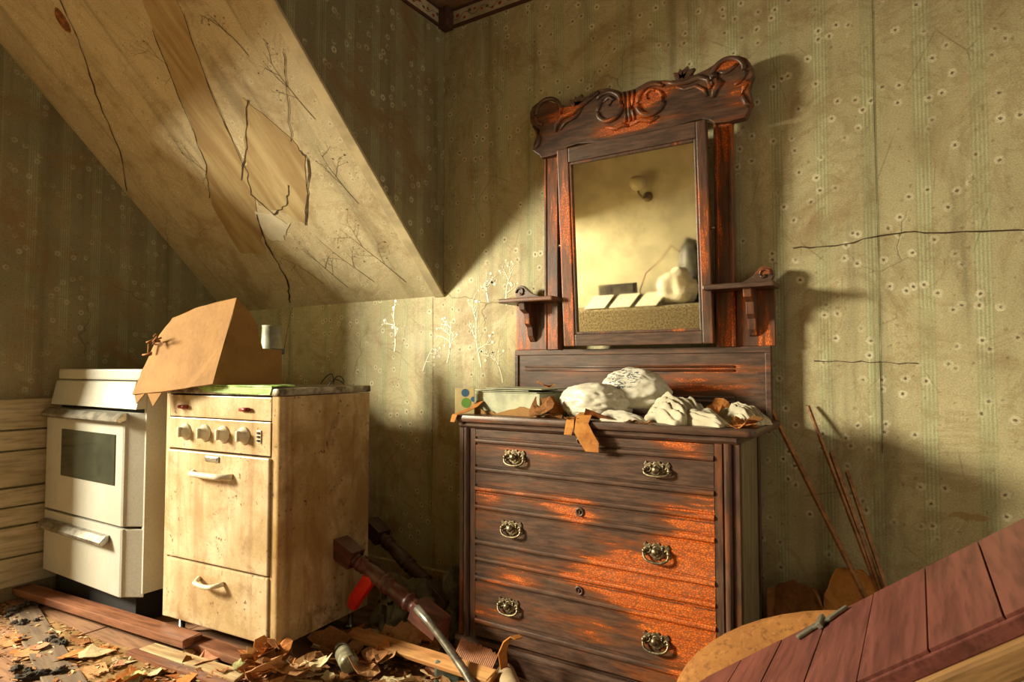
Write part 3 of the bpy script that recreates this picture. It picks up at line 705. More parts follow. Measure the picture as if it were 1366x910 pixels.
# side wings, shelves, brackets, scrolls
def wing(x0, x1, side):
    zw = 1.265 + Z
    MB().box(min(x0, x1), max(x0, x1), YP, YP + 0.018, 1.0725 + Z, zw, 0.002).build('wing_panel', M['wood_post'], dr)
    xo = x1 + side * 0.018
    xi = x0 - side * 0.085
    sh = MB(); sh.box(min(xi, xo), max(xi, xo), YP - 0.115, YP, zw - 0.002, zw + 0.016, 0.005).build('shelf', M['wood_top'], dr)
    # scroll standing at the outer end of the shelf back
    o = MB()
    cx, cz = x1 - side * 0.030, zw + 0.050
    prof = [(x0 - side * 0.02, zw + 0.014), (x1 - side * 0.004, zw + 0.014)]
    prof += [(cx + side * 0.030 * cos(a), cz + 0.030 * sin(a)) for a in [-0.6 + j * 2.5 / 8 for j in range(9)]]
    prof += [(lerp(cx, x0 - side * 0.02, t), zw + 0.016 + 0.055 * (1 - t) ** 2 + 0.006) for t in (0.35, 0.6, 0.8, 1.0)]
    o.prism(prof, YP - 0.012, YP + 0.012, 'y', 0.002)
    o.tube([(cx + side * (0.024 - 0.0022 * j) * cos(j * 0.7), YP - 0.014, cz + (0.024 - 0.0022 * j) * sin(j * 0.7)) for j in range(10)], 0.004, 6)
    o.build('scroll_ornament', M['wood_crest'], dr)
    # bracket under the shelf
    xm = lerp(x0, x1, 0.45)
    o = MB(); br = [(YP, zw), (YP - 0.095, zw), (YP - 0.09, zw - 0.03), (YP - 0.055, zw - 0.045), (YP - 0.05, zw - 0.085), (YP - 0.03, zw - 0.10), (YP - 0.022, zw - 0.135), (YP - 0.008, zw - 0.155), (YP, zw - 0.16)]
    o.prism(br, xm - 0.013, xm + 0.013, 'x', 0.002)
    o.build('shelf_bracket', M['wood_post'], dr)
wing(lx(-1.285), lx(-1.436), -1)
wing(lx(-0.530), lx(-0.404), 1)
# posts
for (x0, x1) in ((-1.291, -1.222), (-0.597, -0.531)):
    o = MB(); a, b_ = lx(x0), lx(x1)
    o.prism([(a, YP - 0.012), (a + 0.005, YP - 0.02), (a + 0.012, YP - 0.02), (a + 0.014, YP - 0.016), (b_ - 0.014, YP - 0.016), (b_ - 0.012, YP - 0.02), (b_ - 0.005, YP - 0.02), (b_, YP - 0.012), (b_, YP + 0.014), (a, YP + 0.014)], 1.0725 + Z, 1.885 + Z, 'z')
    o.build('mirror_post', M['wood_post'], dr)
# carved crest
CR = [(-1.344, 2.061), (-1.332, 2.083), (-1.310, 2.096), (-1.285, 2.100), (-1.262, 2.096), (-1.232, 2.080), (-1.203, 2.067), (-1.165, 2.050), (-1.135, 2.050), (-1.100, 2.062), (-1.062, 2.080), (-1.030, 2.087), (-0.989, 2.084), (-0.955, 2.068), (-0.935, 2.055), (-0.909, 2.053), (-0.885, 2.053), (-0.860, 2.060), (-0.835, 2.068), (-0.814, 2.070), (-0.780, 2.062), (-0.751, 2.052), (-0.720, 2.050), (-0.690, 2.052), (-0.650, 2.052), (-0.610, 2.060), (-0.562, 2.079), (-0.530, 2.085), (-0.499, 2.080), (-0.475, 2.065), (-0.462, 2.045), (-0.455, 2.025), (-0.453, 2.003), (-0.462, 1.980), (-0.468, 1.960), (-0.462, 1.930), (-0.457, 1.905), (-0.466, 1.895), (-0.472, 1.875), (-0.484, 1.858), (-0.535, 1.855), (-0.586, 1.860), (-0.604, 1.875), (-0.630, 1.884), (-0.657, 1.884), (-0.720, 1.880), (-0.781, 1.874), (-0.855, 1.865), (-0.929, 1.862), (-1.025, 1.876), (-1.119, 1.889), (-1.163, 1.886), (-1.180, 1.878), (-1.193, 1.869), (-1.240, 1.862), (-1.291, 1.862), (-1.298, 1.875), (-1.315, 1.887), (-1.330, 1.900), (-1.326, 1.925), (-1.312, 1.960), (-1.320, 1.990), (-1.341, 2.020)]
YC = YP - 0.042
cr_e = bpy.data.objects.new('crest', None); COL.objects.link(cr_e); cr_e.parent = dr
lab(cr_e, 'carved crest board with scrolls, patchy orange')
o = MB(); o.prism([(lx(x), z + Z) for x, z in CR], YC, YC + 0.04, 'y', 0.004); o.build('crest_board', M['wood_crest'], cr_e)
def rel(pts, r, y=YC - 0.001):
    o = MB(); n = len(pts)
    rr_ = r if isinstance(r, list) else [r * (0.45 + 0.75 * sin(pi * (0.12 + 0.76 * i / (n - 1)))) for i in range(n)]
    o.tube([(lx(x), y, z + Z) for x, z in pts], rr_, 8); return o.build('carved_scroll', M['wood_crest'], cr_e)
def spiral(cx, cz, r0, r1, a0, turns, n=26): return [(cx + lerp(r0, r1, j / (n - 1)) * cos(a0 + turns * 2 * pi * j / (n - 1)), cz + lerp(r0, r1, j / (n - 1)) * sin(a0 + turns * 2 * pi * j / (n - 1))) for j in range(n)]
rel(spiral(-1.262, 2.040, 0.070, 0.045, -0.4, 0.75), 0.008)                      # left ear rim
rel(spiral(-0.532, 2.020, 0.066, 0.045, pi + 0.4, -0.75), 0.008)                 # right ear rim
rel([(-1.325, 2.0), (-1.302, 1.975), (-1.296, 1.945), (-1.305, 1.915), (-1.318, 1.905)], 0.008)
rel([(-0.470, 1.985), (-0.488, 1.960), (-0.490, 1.93), (-0.478, 1.905), (-0.468, 1.895)], 0.008)
# twin C-scrolls in the middle with a fluted stem between
rel(spiral(-0.990, 2.002, 0.066, 0.040, pi * 0.75, -1.05), 0.009)
rel(spiral(-0.815, 1.990, 0.066, 0.040, pi * 0.25, 1.05), 0.009)
for dx in (-0.014, 0.0, 0.014): rel([(-0.906 + dx * 1.5, 2.050), (-0.904 + dx, 2.01), (-0.903 + dx * 0.7, 1.97), (-0.900 + dx * 1.3, 1.93)], 0.007)
# flowing leaves running from the scrolls to the ears
rel([(-1.03, 2.075), (-1.09, 2.045), (-1.14, 2.018), (-1.19, 2.010), (-1.215, 1.985), (-1.222, 1.955)], 0.010)
rel([(-1.10, 2.03), (-1.13, 1.998), (-1.175, 1.985), (-1.20, 1.96)], 0.007)
rel([(-0.77, 2.052), (-0.73, 2.035), (-0.68, 2.030), (-0.64, 2.036), (-0.605, 2.02), (-0.598, 1.985)], 0.010)
rel([(-0.72, 2.02), (-0.69, 2.005), (-0.65, 2.008), (-0.62, 1.985), (-0.61, 1.96)], 0.007)
rel([(-0.60, 2.035), (-0.575, 2.03), (-0.565, 2.0), (-0.585, 1.975), (-0.59, 1.95)], 0.010)
rel([(-0.57, 2.04), (-0.55, 2.03), (-0.53, 2.035), (-0.505, 2.05)], 0.007)
rel([(-1.0, 1.93), (-0.96, 1.915), (-0.93, 1.925), (-0.905, 1.915)], 0.008)
rel([(-0.90, 1.915), (-0.86, 1.93), (-0.82, 1.915), (-0.79, 1.925)], 0.008)
rel([(-0.985, 2.01), (-0.965, 2.03), (-0.985, 2.045), (-1.01, 2.03)], 0.007)
rel([(-0.825, 2.0), (-0.84, 2.02), (-0.82, 2.035), (-0.79, 2.025)], 0.007)
for (cx, cz) in ((-1.125, 2.048), (-0.700, 2.052)):       # leaf finials on the top edge
    o = MB()
    for a_, l in ((2.4, 0.045), (1.75, 0.040), (1.1, 0.048), (0.55, 0.055)):
        d_ = Vector((cos(a_), 0, sin(a_))); p_ = Vector((lx(cx), YC + 0.015, cz + Z - 0.004)); q_ = Vector((-d_.z, 0, d_.x))
        o.prism([((p_ + q_ * 0.010).x, (p_ + q_ * 0.010).z), ((p_ + d_ * l * 0.6 + q_ * 0.012).x, (p_ + d_ * l * 0.6 + q_ * 0.012).z), ((p_ + d_ * l).x, (p_ + d_ * l).z), ((p_ + d_ * l * 0.6 - q_ * 0.012).x, (p_ + d_ * l * 0.6 - q_ * 0.012).z), ((p_ - q_ * 0.010).x, (p_ - q_ * 0.010).z)], YC, YC + 0.022, 'y', 0.003)
    o.build('leaf_finial', M['wood_crest'], cr_e)
# tilted mirror between the posts
mf = bpy.data.objects.new('mirror', None); COL.objects.link(mf); mf.parent = dr
TILT = radians(4.2)
mf.location = (lx(-0.885), YP - 0.045, 1.083 + Z); mf.rotation_euler = (TILT, 0, 0)
gw0, gw1, gz0, gz1 = -0.243, 0.254, 0.045, 0.715      # glass opening relative to the pivot line
fw0, fw1, fz1 = -0.292, 0.290, 0.772
for (a, b_) in ((fw0, gw0), (gw1, fw1)): MB().box(a, b_, -0.014, 0.012, 0.0, fz1, 0.004).build('mirror_stile', M['wood_post'], mf)
for (a, b_) in ((0.0, gz0), (gz1, fz1)): MB().box(gw0 + 0.0002, gw1 - 0.0002, -0.0135, 0.012, a, b_, 0.004).build('mirror_rail', M['wood_top'], mf)
o = MB(); e = 0.010
o.box(gw0, gw0 + e, -0.010, 0.002, gz0, gz1, 0.003); o.box(gw1 - e, gw1, -0.010, 0.002, gz0, gz1, 0.003); o.box(gw0 + e, gw1 - e, -0.010, 0.002, gz0, gz0 + e, 0.003); o.box(gw0 + e, gw1 - e, -0.010, 0.002, gz1 - e, gz1, 0.003)
o.build('mirror_bead', M['wood_case'], mf)
MB().box(gw0, gw1, 0.0, 0.004, gz0, gz1).build('mirror_glass', M['mirror'], mf)
MB().box(fw0 + 0.02, fw1 - 0.02, 0.012, 0.016, 0.02, fz1 - 0.02).build('mirror_backing', M['wood_case'], mf)
for s_, x_ in ((-1, fw0), (1, fw1)):
    o = MB(); o.tube([(x_ - s_ * 0.004, 0.0, 0.40), (x_ + s_ * 0.014, 0.004, 0.40)], 0.006, 8); o.build('mirror_pivot', M['brass'], mf)

# ------------------------------------------------------------------ cream stove
st = thing('stove', 'old cream enamel stove, rust-stained, with four ivory knobs, under the folded cardboard', 'stove', (-1.959, 1.493, FZ), (0, 0, radians(4.5)))
W_, D_ = 0.645, 0.475
o = MB(); o.box(-W_, -W_ + 0.016, 0.02, D_, Z, Z + 0.893, 0.002); o.build('side_panel', M['cream_side'], st)
o = MB()
poly = [(0.018, D_), (0.018, 0.022)] + [(0.018 - 0.022 * (1 - cos(a)), 0.022 - 0.022 * sin(a)) for a in [j * pi / 2 / 6 for j in range(1, 7)]] + [(-0.028, 0.0), (-0.028, 0.012), (0.0, 0.02), (0.004, D_)]
o.prism(poly, Z, Z + 0.893, 'z'); smooth(o.build('side_panel', M['cream_side'], st), 35)
o = MB(); o.prism([(-W_, 0.02), (-W_, 0.006), (-W_ + 0.006, 0.0), (-0.617, 0.0), (-0.617, 0.02)], Z, Z + 0.893, 'z'); o.build('front_stile', M['cream'], st)
MB().box(-W_ + 0.016, 0.0, 0.03, 0.05, Z + 0.01, Z + 0.89).build('inner_face', M['dark_hole'], st)
MB().box(-W_ + 0.01, 0.01, D_ - 0.012, D_, Z + 0.0, Z + 0.89).build('back_panel', M['cream_side'], st)
o = MB(); o.prism(rounded_rect(-W_ - 0.004, 0.021, -0.008, D_ + 0.004, 0.022), Z + 0.895, Z + 0.922, 'z', 0.006); smooth(o.build('stove_top', M['worktop'], st))
x0, x1 = -0.613, -0.031
MB().box(x0, x1, -0.002, 0.03, Z + 0.803, Z + 0.889, 0.003).build('vent_panel', M['cream'], st)
cp = MB().box(x0, x1, -0.004, 0.03, Z + 0.676, Z + 0.799, 0.003).build('control_panel', M['cream'], st)
for bx in (-0.524, -0.165):
    o = MB(); o.tube([(bx - 0.024, -0.010, Z + 0.842), (bx + 0.024, -0.010, Z + 0.842)], 0.008, 10); o.box(bx - 0.016, bx + 0.016, -0.008, 0.0, Z + 0.836, Z + 0.848); o.build('red_light_bar', M['red_button'], st)
for kx in (-0.511, -0.395, -0.286, -0.172):
    o = MB(); mt = Matrix.Translation((kx, -0.004, Z + 0.744)) @ Matrix.Rotation(pi / 2, 4, 'X')
    o.lathe([(0.034, 0.0), (0.034, 0.003), (0.030, 0.007), (0.022, 0.012), (0.019, 0.024), (0.015, 0.028), (0.001, 0.029)], 20, mt)
    o.box(kx - 0.005, kx + 0.005, -0.040, -0.026, Z + 0.724, Z + 0.764, 0.003)
    o.build('knob', M['knob'], st)
o = MB(); o.box(-0.101, -0.078, -0.008, -0.003, Z + 0.720, Z + 0.768, 0.002); o.build('switch_plate', M['knob'], st)
o = MB()
for q in range(3): o.box(-0.096, -0.084, -0.011, -0.007, Z + 0.726 + q * 0.014, Z + 0.734 + q * 0.014)
o.build('switch_key', M['dark_hole'], st)
od = bpy.data.objects.new('oven_door', None); COL.objects.link(od); od.parent = st
MB().box(x0, x1, -0.010, 0.03, Z + 0.247, Z + 0.669, 0.005).build('door_panel', M['cream'], od)
def bail_handle(xa, xb, z, parent, y=-0.010, out=0.034, r=0.009, mat=None, sag=0.0):
    o = MB(); pts = []
    for j in range(15):
        t = j / 14; pts.append((lerp(xa, xb, t), y - out * min(1, sin(pi * t) * 2.2), z - sag * sin(pi * t)))
    o.tube(pts, r, 10); return o.build('handle', mat or M['knob'], parent)
bail_handle(-0.455, -0.225, Z + 0.588, od, r=0.011)
o = MB(); o.box(-0.378, -0.300, -0.015, -0.009, Z + 0.636, Z + 0.658, 0.003); o.box(-0.370, -0.308, -0.017, -0.014, Z + 0.641, Z + 0.653, 0.001); o.build('badge', M['steel'], od)
dw = bpy.data.objects.new('storage_drawer', None); COL.objects.link(dw); dw.parent = st
MB().box(x0, x1, -0.008, 0.03, Z + 0.004, Z + 0.239, 0.005).build('drawer_panel', M['cream'], dw)
bail_handle(-0.405, -0.262, Z + 0.185, dw, r=0.009, sag=0.012)
for fx in (-0.60, -0.03):
    for fy in (0.06, D_ - 0.05):
        o = MB(); o.lathe([(0.02, 0), (0.022, 0.006), (0.012, 0.012), (0.012, Z + 0.006)], 10, Matrix.Translation((fx, fy, 0))); o.build('foot', M['steel'], st)

# ------------------------------------------------------------------ white stove
ws = thing('white_stove', 'white enamel stove with dark oven window in the corner', 'stove', (-2.801, 1.38, FZ))
W2 = 0.725
MB().box(-W2, 0.005, 0.06, 0.56, 0.0, Z + 0.06).build('plinth', M['dark_hole'], ws)
o = MB(); o.box(-W2, -W2 + 0.02, 0.03, 0.60, Z + 0.03, Z + 0.80, 0.003); o.build('side_panel', M['white'], ws)
o = MB(); o.box(0.055, 0.075, 0.05, 0.60, Z + 0.06, Z + 0.935, 0.003); o.build('side_panel', M['white'], ws)
MB().box(-W2 + 0.02, 0.056, 0.055, 0.075, Z + 0.04, Z + 0.93).build('inner_face', M['dark_hole'], ws)
MB().box(-W2 + 0.02, 0.056, 0.59, 0.60, Z + 0.04, Z + 0.93).build('back_panel', M['white'], ws)
# front shells wrap round the right corner
def shell(z0, z1, name, parent, y=0.0, bev=0.006, d=0.055):
    o = MB(); o.prism([(-W2, d), (-W2, y + 0.008), (-W2 + 0.008, y), (-0.014, y), (-0.004, y + 0.004), (0.002, y + 0.012), (0.072, d), (0.0, d)], z0 + Z, z1 + Z, 'z', 0.004)
    return o.build(name, M['white'], parent)
o = MB(); o.prism([(0.008, 0.825), (0.03, 0.935), (0.04, 0.940), (0.06, 0.940), (0.06, 0.825)], -W2 + 0.02, 0.072, 'x', 0.0); o.build('control_fascia', M['white'], ws).location.z = Z
o = MB(); o.box(-W2 + 0.035, 0.078, 0.03, 0.60, Z + 0.944, Z + 0.992, 0.008); o.build('stove_top', M['white'], ws)
dd = bpy.data.objects.new('oven_door', None); COL.objects.link(dd); dd.parent = ws
shell(0.335, 0.808, 'door_panel', dd)
wx0, wx1, wz0, wz1 = -3.36 + 2.801, -2.87 + 2.801, 0.50 + Z, 0.715 + Z
o = MB(); o.box(wx0, wx1, -0.004, 0.006, wz0, wz1, 0.003); o.build('oven_window', M['oven_glass'], dd)
def wide_handle(z, parent, x0_, x1_, name='handle'):
    o = MB(); o.prism([(-0.002, z - 0.016), (-0.032, z - 0.028), (-0.042, z - 0.020), (-0.042, z - 0.010), (-0.020, z + 0.012), (-0.002, z + 0.014)], x0_, x1_, 'x', 0.003)
    return o.build(name, M['steel'], parent)
wide_handle(0.795 + Z, dd, -3.49 + 2.801, -2.78 + 2.801)
dd2 = bpy.data.objects.new('storage_drawer', None); COL.objects.link(dd2); dd2.parent = ws
shell(0.045, 0.325, 'drawer_panel', dd2)
wide_handle(0.275 + Z, dd2, -3.50 + 2.801, -2.90 + 2.801)

# ------------------------------------------------------------------ helpers for sheets, scraps, cloth
def sheet(name, pts, th, mat, parent=None, mat2=None):
    """thin board from a 3-D polygon outline (near-planar), given thickness"""
    P_ = [Vector(p) for p in pts]; n = Vector((0, 0, 0))
    for a, b_ in zip(P_, P_[1:] + P_[:1]): n += a.cross(b_)
    n.normalize()
    mb = MB(); mb.mat(mat); A = mb.verts(P_); B = mb.verts([p - n * th for p in P_])
    mb.face(A)
    if mat2: mb.mat(mat2)
    mb.face(B[::-1])
    for i in range(len(A)): mb.face((A[i], B[i], B[(i + 1) % len(A)], A[(i + 1) % len(A)]))
    return mb.build(name, None, parent)
def jag(pts, k_=5, amp=0.006, seed=1):
    r = random.Random(seed); out = []
    for a, b_ in zip(pts, pts[1:] + pts[:1]):
        for j in range(k_):
            t = j / k_; p = Vector(a).lerp(Vector(b_), t)
            if j: p += Vector((r.uniform(-amp, amp), r.uniform(-amp, amp), r.uniform(-amp, amp) * 0.6))
            out.append(p)
    return out
def crumple(name, c, size, mat, amp=0.35, seed=1, sub=4, freq=3.2, parent=None, sharp=2.0, flat=0.0):
    t = bmesh.new(); bmesh.ops.create_icosphere(t, subdivisions=sub, radius=1.0)
    off_ = Vector((seed * 7.3, seed * 3.1, seed * 5.7))
    for v in t.verts:
        n_ = v.co.normalized()
        q_ = Vector((n_.x * 0.55 + n_.z * 0.5, n_.y * 1.1, n_.z * 1.5 - n_.x * 0.35)) * freq
        w_ = mnoise.noise_vector(n_ * freq * 0.7 + off_) * 0.55
        rid = lambda f_: 1 - abs(mnoise.noise((q_ + w_) * f_ + off_)) * 2.2
        d = mnoise.noise(n_ * freq * 0.45 + off_) * amp * 1.1 + (rid(0.8) - 0.6) * amp * 0.40 + (rid(1.9) - 0.6) * amp * 0.30 + (rid(4.4) - 0.6) * amp * 0.10
        v.co = n_ * (1 + d)
        v.co.z = max(v.co.z, -0.55)
        v.co = Vector((v.co.x * size[0], v.co.y * size[1], (v.co.z + 0.55) * size[2]))
    mb = MB(); mb.add(t, True)
    o = mb.build(name, mat, parent); o.location = c
    return o

# cardboard folded over the stove
cbd = thing('cardboard_box', 'folded torn cardboard box leaning over the cream stove top', 'cardboard', (0, 0, 0))
outer = [(-2.309, 1.56, 1.278), (-2.256, 1.43, 0.935), (-2.457, 1.391, 0.909), (-2.678, 1.35, 0.888), (-2.684, 1.387, 0.982), (-2.677, 1.426, 1.078), (-2.67, 1.449, 1.132), (-2.633, 1.483, 1.205), (-2.522, 1.515, 1.243), (-2.414, 1.539, 1.264)]
sheet('printed_face', jag(outer, 4, 0.003, 2), 0.006, M['card'], cbd, M['card_in'])
sheet('gable_flap', [(-2.309, 1.560, 1.276), (-2.256, 1.430, 0.936), (-2.245, 1.567, 0.929), (-2.234, 1.720, 0.926), (-2.259, 1.737, 1.073), (-2.266, 1.650, 1.077), (-2.272, 1.636, 1.123), (-2.285, 1.635, 1.175), (-2.297, 1.605, 1.228)], 0.006, M['card_in'], cbd)
sheet('back_flap', [(-2.236, 1.722, 0.926), (-2.50, 1.745, 0.926), (-2.50, 1.755, 1.06), (-2.259, 1.737, 1.071)], 0.006, M['card_in'], cbd)
sheet('torn_tab', [(-2.672, 1.351, 0.889), (-2.655, 1.350, 0.853), (-2.615, 1.361, 0.894)], 0.004, M['card_in'], cbd)
sheet('torn_tab', [(-2.60, 1.364, 0.896), (-2.565, 1.368, 0.845), (-2.52, 1.379, 0.903)], 0.004, M['card_in'], cbd)
o = MB()
for q in range(6):
    r_ = random.Random(q); a = Vector((-2.675 + r_.uniform(-0.01, 0.06), 1.425, 1.085 + r_.uniform(-0.025, 0.04)))
    o.tube([a, a + Vector((r_.uniform(-0.03, 0.03), -0.02, r_.uniform(-0.02, 0.03))), a + Vector((r_.uniform(-0.04, 0.04), -0.03, r_.uniform(-0.04, 0.02)))], 0.004, 5)
lab(o.build('torn_edge', SCRAPS['brown'], cbd), 'ragged brown torn edge')
# canister behind the cardboard
cn = thing('canister', 'pale green canister with dark band behind the cardboard on the stove', 'canister', (-2.44, 1.82, FZ + Z + 0.922))
o = MB(); o.lathe([(0.040, 0.0), (0.050, 0.02), (0.052, 0.135), (0.05, 0.142), (0.045, 0.150), (0.040, 0.258), (0.042, 0.265), (0.038, 0.265), (0.036, 0.22), (0.001, 0.20)], 20); o.build('canister_body', M['mug'], cn)
o = MB(); o.lathe([(0.0528, 0.136), (0.056, 0.138), (0.056, 0.158), (0.0465, 0.160)], 20); o.build('canister_band', M['navy'], cn)
o = MB()
pts = []
for j in range(40):
    t = j / 39; pts.append((-2.10 + 0.16 * t + 0.03 * sin(9 * t), 1.86 - 0.05 * cos(5 * t) - 0.12 * t, 0.932 + 0.045 * abs(sin(2.4 * pi * t)) * (1 - 0.5 * t)))
pts.append((-1.93, 1.70, 0.928))
o.tube(pts, 0.0022, 6)
tag(o.build('wire', M['wire']), 'thin bent black wire lying on the cream stove top', 'wire')
o = sheet('plastic_sheet', jag([(-2.33, 1.452, 0.9225), (-2.31, 1.60, 0.9225), (-2.0, 1.60, 0.9225), (-1.985, 1.484, 0.9225)], 5, 0.004, 8), 0.004, M['green'])
o.location.z = 0.005
def stv(x, y, z):
    a = radians(4.5); return (-1.959 + x * cos(a) - y * sin(a), 1.493 + x * sin(a) + y * cos(a), z)
fl = sheet('front_flap', jag([stv(-0.44, -0.011, 0.926), stv(-0.40, -0.0115, 0.905), stv(-0.22, -0.0115, 0.900), stv(-0.03, -0.0115, 0.899), stv(-0.02, -0.011, 0.926)], 6, 0.0005, 3), 0.002, M['green'], o)
fl.location.z = -0.005
tag(o, 'lime green plastic sheet on the front of the cream stove top', 'plastic sheet')
o = MB(); o.lathe([(0.03, 0), (0.034, 0.006), (0.03, 0.010), (0.001, 0.012)], 14, Matrix.Translation((-2.475, 1.475, 0.9225))); tag(o.build('jar_cap', M['knob']), 'small round ivory lid under the cardboard edge on the stove', 'cap')

# ------------------------------------------------------------------ things on the dresser top (z = 0.822)
ZT = 0.8225
bx = thing('lidded_box', 'pale green flat box with ragged brown lower edge on the dresser top', 'box', (-1.285, 2.04, ZT), (0, 0, radians(-4)))
MB().box(-0.16, 0.15, -0.06, 0.14, 0.0, 0.082, 0.003).build('box_body', M['box_green'], bx)
o = MB()
for q, (a, b_) in enumerate(((-0.15, 0.14), (-0.165, 0.10), (-0.10, 0.155))): o.box(a, b_, -0.063 + q * 0.004, 0.14, 0.083 + q * 0.0065, 0.0865 + q * 0.0065, 0.001)
o.build('loose_leaves', M['box_green'], bx)
poly = [(-0.162, 0.0), (0.152, 0.0)] + [(0.152 - 0.314 * j / 22, 0.020 + 0.012 * sin(j * 0.33) + random.Random(j).uniform(-0.004, 0.005)) for j in range(23)]
o = MB(); o.prism(poly, -0.066, -0.060, 'y'); lab(o.build('torn_wrapper', M['card_in'], bx), 'ragged brown torn paper strip')
be = thing('dotted_card', 'cream card with blue and green dots standing at the dresser edge', 'card', (-1.462, 1.952, ZT), (0, 0, radians(22)))
MB().box(-0.036, 0.040, 0.0, 0.006, 0.0, 0.098, 0.001).build('card_panel', M['box_cream'], be)
o = MB()
for (cx, cz, rd, mm) in ((0.004, 0.080, 0.015, 'dot_blue'), (0.008, 0.042, 0.019, 'dot_green'), (0.036, 0.056, 0.010, 'dot_blue')):
    o.mat(M[mm]); a = o.verts([(min(0.0398, cx + rd * cos(2 * pi * j / 20)), -0.0006, cz + rd * sin(2 * pi * j / 20)) for j in range(20)]); o.face(a)
o.build('printed_dots', None, be)
# carrier bag: two lobes, tied
pb = thing('plastic_bag', 'bulging white plastic carrier bag heaped on the dresser top', 'bag', (-0.92, 2.08, ZT))
crumple('bag_body', (-0.045, -0.015, 0.0), (0.128, 0.088, 0.082), M['bag_white'], 0.20, 3, 5, 2.1, pb)
crumple('bag_upper_fold', (0.070, 0.06, 0.035), (0.122, 0.082, 0.096), M['bag_print'], 0.20, 8, 5, 2.0, pb)
cl = thing('crumpled_cloth', 'crumpled off-white cloth draped beside the carrier bag', 'cloth', (-0.645, 2.01, ZT))
def drape(name, c, L_, W_, h, npl, rz, mat, seed, parent=None, taper=0.5):
    mb = MB(); nu, nv = 46, 60; G = []; off_ = Vector((seed * 3.3, seed * 1.7, 0))
    for i in range(nu + 1):
        u = i / nu; row = []
        for j in range(nv + 1):
            v = j / nv
            spread = lerp(taper, 1.0, u)
            x = (u - 0.5) * L_ + 0.10 * L_ * mnoise.noise(Vector((u * 2, v * 3, seed)))
            y = (v - 0.5) * W_ * spread + 0.06 * W_ * mnoise.noise(Vector((u * 3, v * 2, seed + 5)))
            env = (sin(pi * min(1, max(0, v))) ** 0.45) * (sin(pi * (0.06 + 0.94 * u) * 0.97) ** 0.6)
            ph_ = npl * 2 * pi * v + 3.0 * mnoise.noise(Vector((u * 2.2, v * 1.5, seed)))
            pl = 0.62 * (0.5 + 0.5 * sin(ph_)) ** 0.6 + 0.38 * (1 - abs(mnoise.noise(Vector((u * 5, v * 11, seed + 9)))) * 2.2)
            z = h * env * (0.52 + 0.62 * mnoise.noise(Vector((u * 2.9, v * 2.9, seed + 2))) + 0.40 * pl)
            row.append(mb.bm.verts.new((x, y, max(0.0012, z) if 0 < i < nu and 0 < j < nv else 0.0)))
        G.append(row)
    for i in range(nu):
        for j in range(nv): mb.face((G[i][j], G[i + 1][j], G[i + 1][j + 1], G[i][j + 1]), True)
    o = mb.build(name, mat, parent); o.location = c; o.rotation_euler = (0, 0, rz); return o
drape('cloth_fold', (-0.03, 0.025, 0.0), 0.20, 0.17, 0.100, 8, radians(-30), M['cloth'], 3, cl)
drape('cloth_fold', (0.065, -0.015, 0.0), 0.21, 0.13, 0.048, 10, radians(-14), M['cloth'], 9, cl, 0.4)
tag(drape('white_rag', (-0.475, 2.09, ZT), 0.15, 0.11, 0.078, 7, radians(-25), M['cloth'], 14), 'small white rag bunched at the right of the dresser top', 'rag')
tag(drape('white_tissue', (-0.82, 1.958, ZT), 0.15, 0.06, 0.034, 5, radians(6), M['bag_white'], 21), 'thin white tissue lying in front of the carrier bag', 'tissue')

def scrap_mesh(seed, jagged=0.25, curl=0.4, n=11):
    r = random.Random(seed); mb = MB(); el = r.uniform(0.5, 1.0)
    ring = []; mid = []
    ph_ = r.uniform(0, 6.28)
    def zz(x, y): return curl * (0.5 * (x * cos(ph_) + y * sin(ph_)) ** 2 + 0.25 * x * y) + 0.10 * curl * sin(4 * x + ph_)
    for j in range(n):
        a = 2 * pi * j / n; rad = 1 + r.uniform(-jagged, jagged); x, y = rad * cos(a), rad * sin(a) * el
        ring.append((x, y)); mid.append((x * 0.5, y * 0.5))
    th = 0.045
    for side_ in (1, 0):
        A = mb.verts([(x, y, zz(x, y) + th * side_) for x, y in ring]); Bm = mb.verts([(x, y, zz(x, y) + th * side_) for x, y in mid])
        for j in range(n):
            q = (j + 1) % n; mb.face((A[j], A[q], Bm[q], Bm[j]))
        mb.face(Bm)
        if side_: top_ = A
        else:
            for j in range(n): mb.face((top_[j], top_[(j + 1) % n], A[(j + 1) % n], A[j]))
    zmin = min(v.co.z for v in mb.bm.verts)
    for v in mb.bm.verts: v.co.z -= zmin
    bmesh.ops.recalc_face_normals(mb.bm, faces=mb.bm.faces[:])
    me = bpy.data.meshes.new('scrap'); mb.bm.to_mesh(me); mb.bm.free(); return me
SM = {c: [] for c in SCRAPS}
for ci, c in enumerate(SCRAPS):
    for q in range(5):
        me = scrap_mesh(ci * 31 + q, 0.30, 0.25 + 0.22 * q); me.materials.append(SCRAPS[c]); SM[c].append(me)
def scrap(name, colr, loc, size, rot, label, cat='scrap', group=None, var=0, zs=1.0):
    o = bpy.data.objects.new(name, SM[colr][var % 5]); COL.objects.link(o)
    o.location = loc; o.rotation_euler = rot; o.scale = (size, size, size * zs)
    return tag(o, label, cat, group)
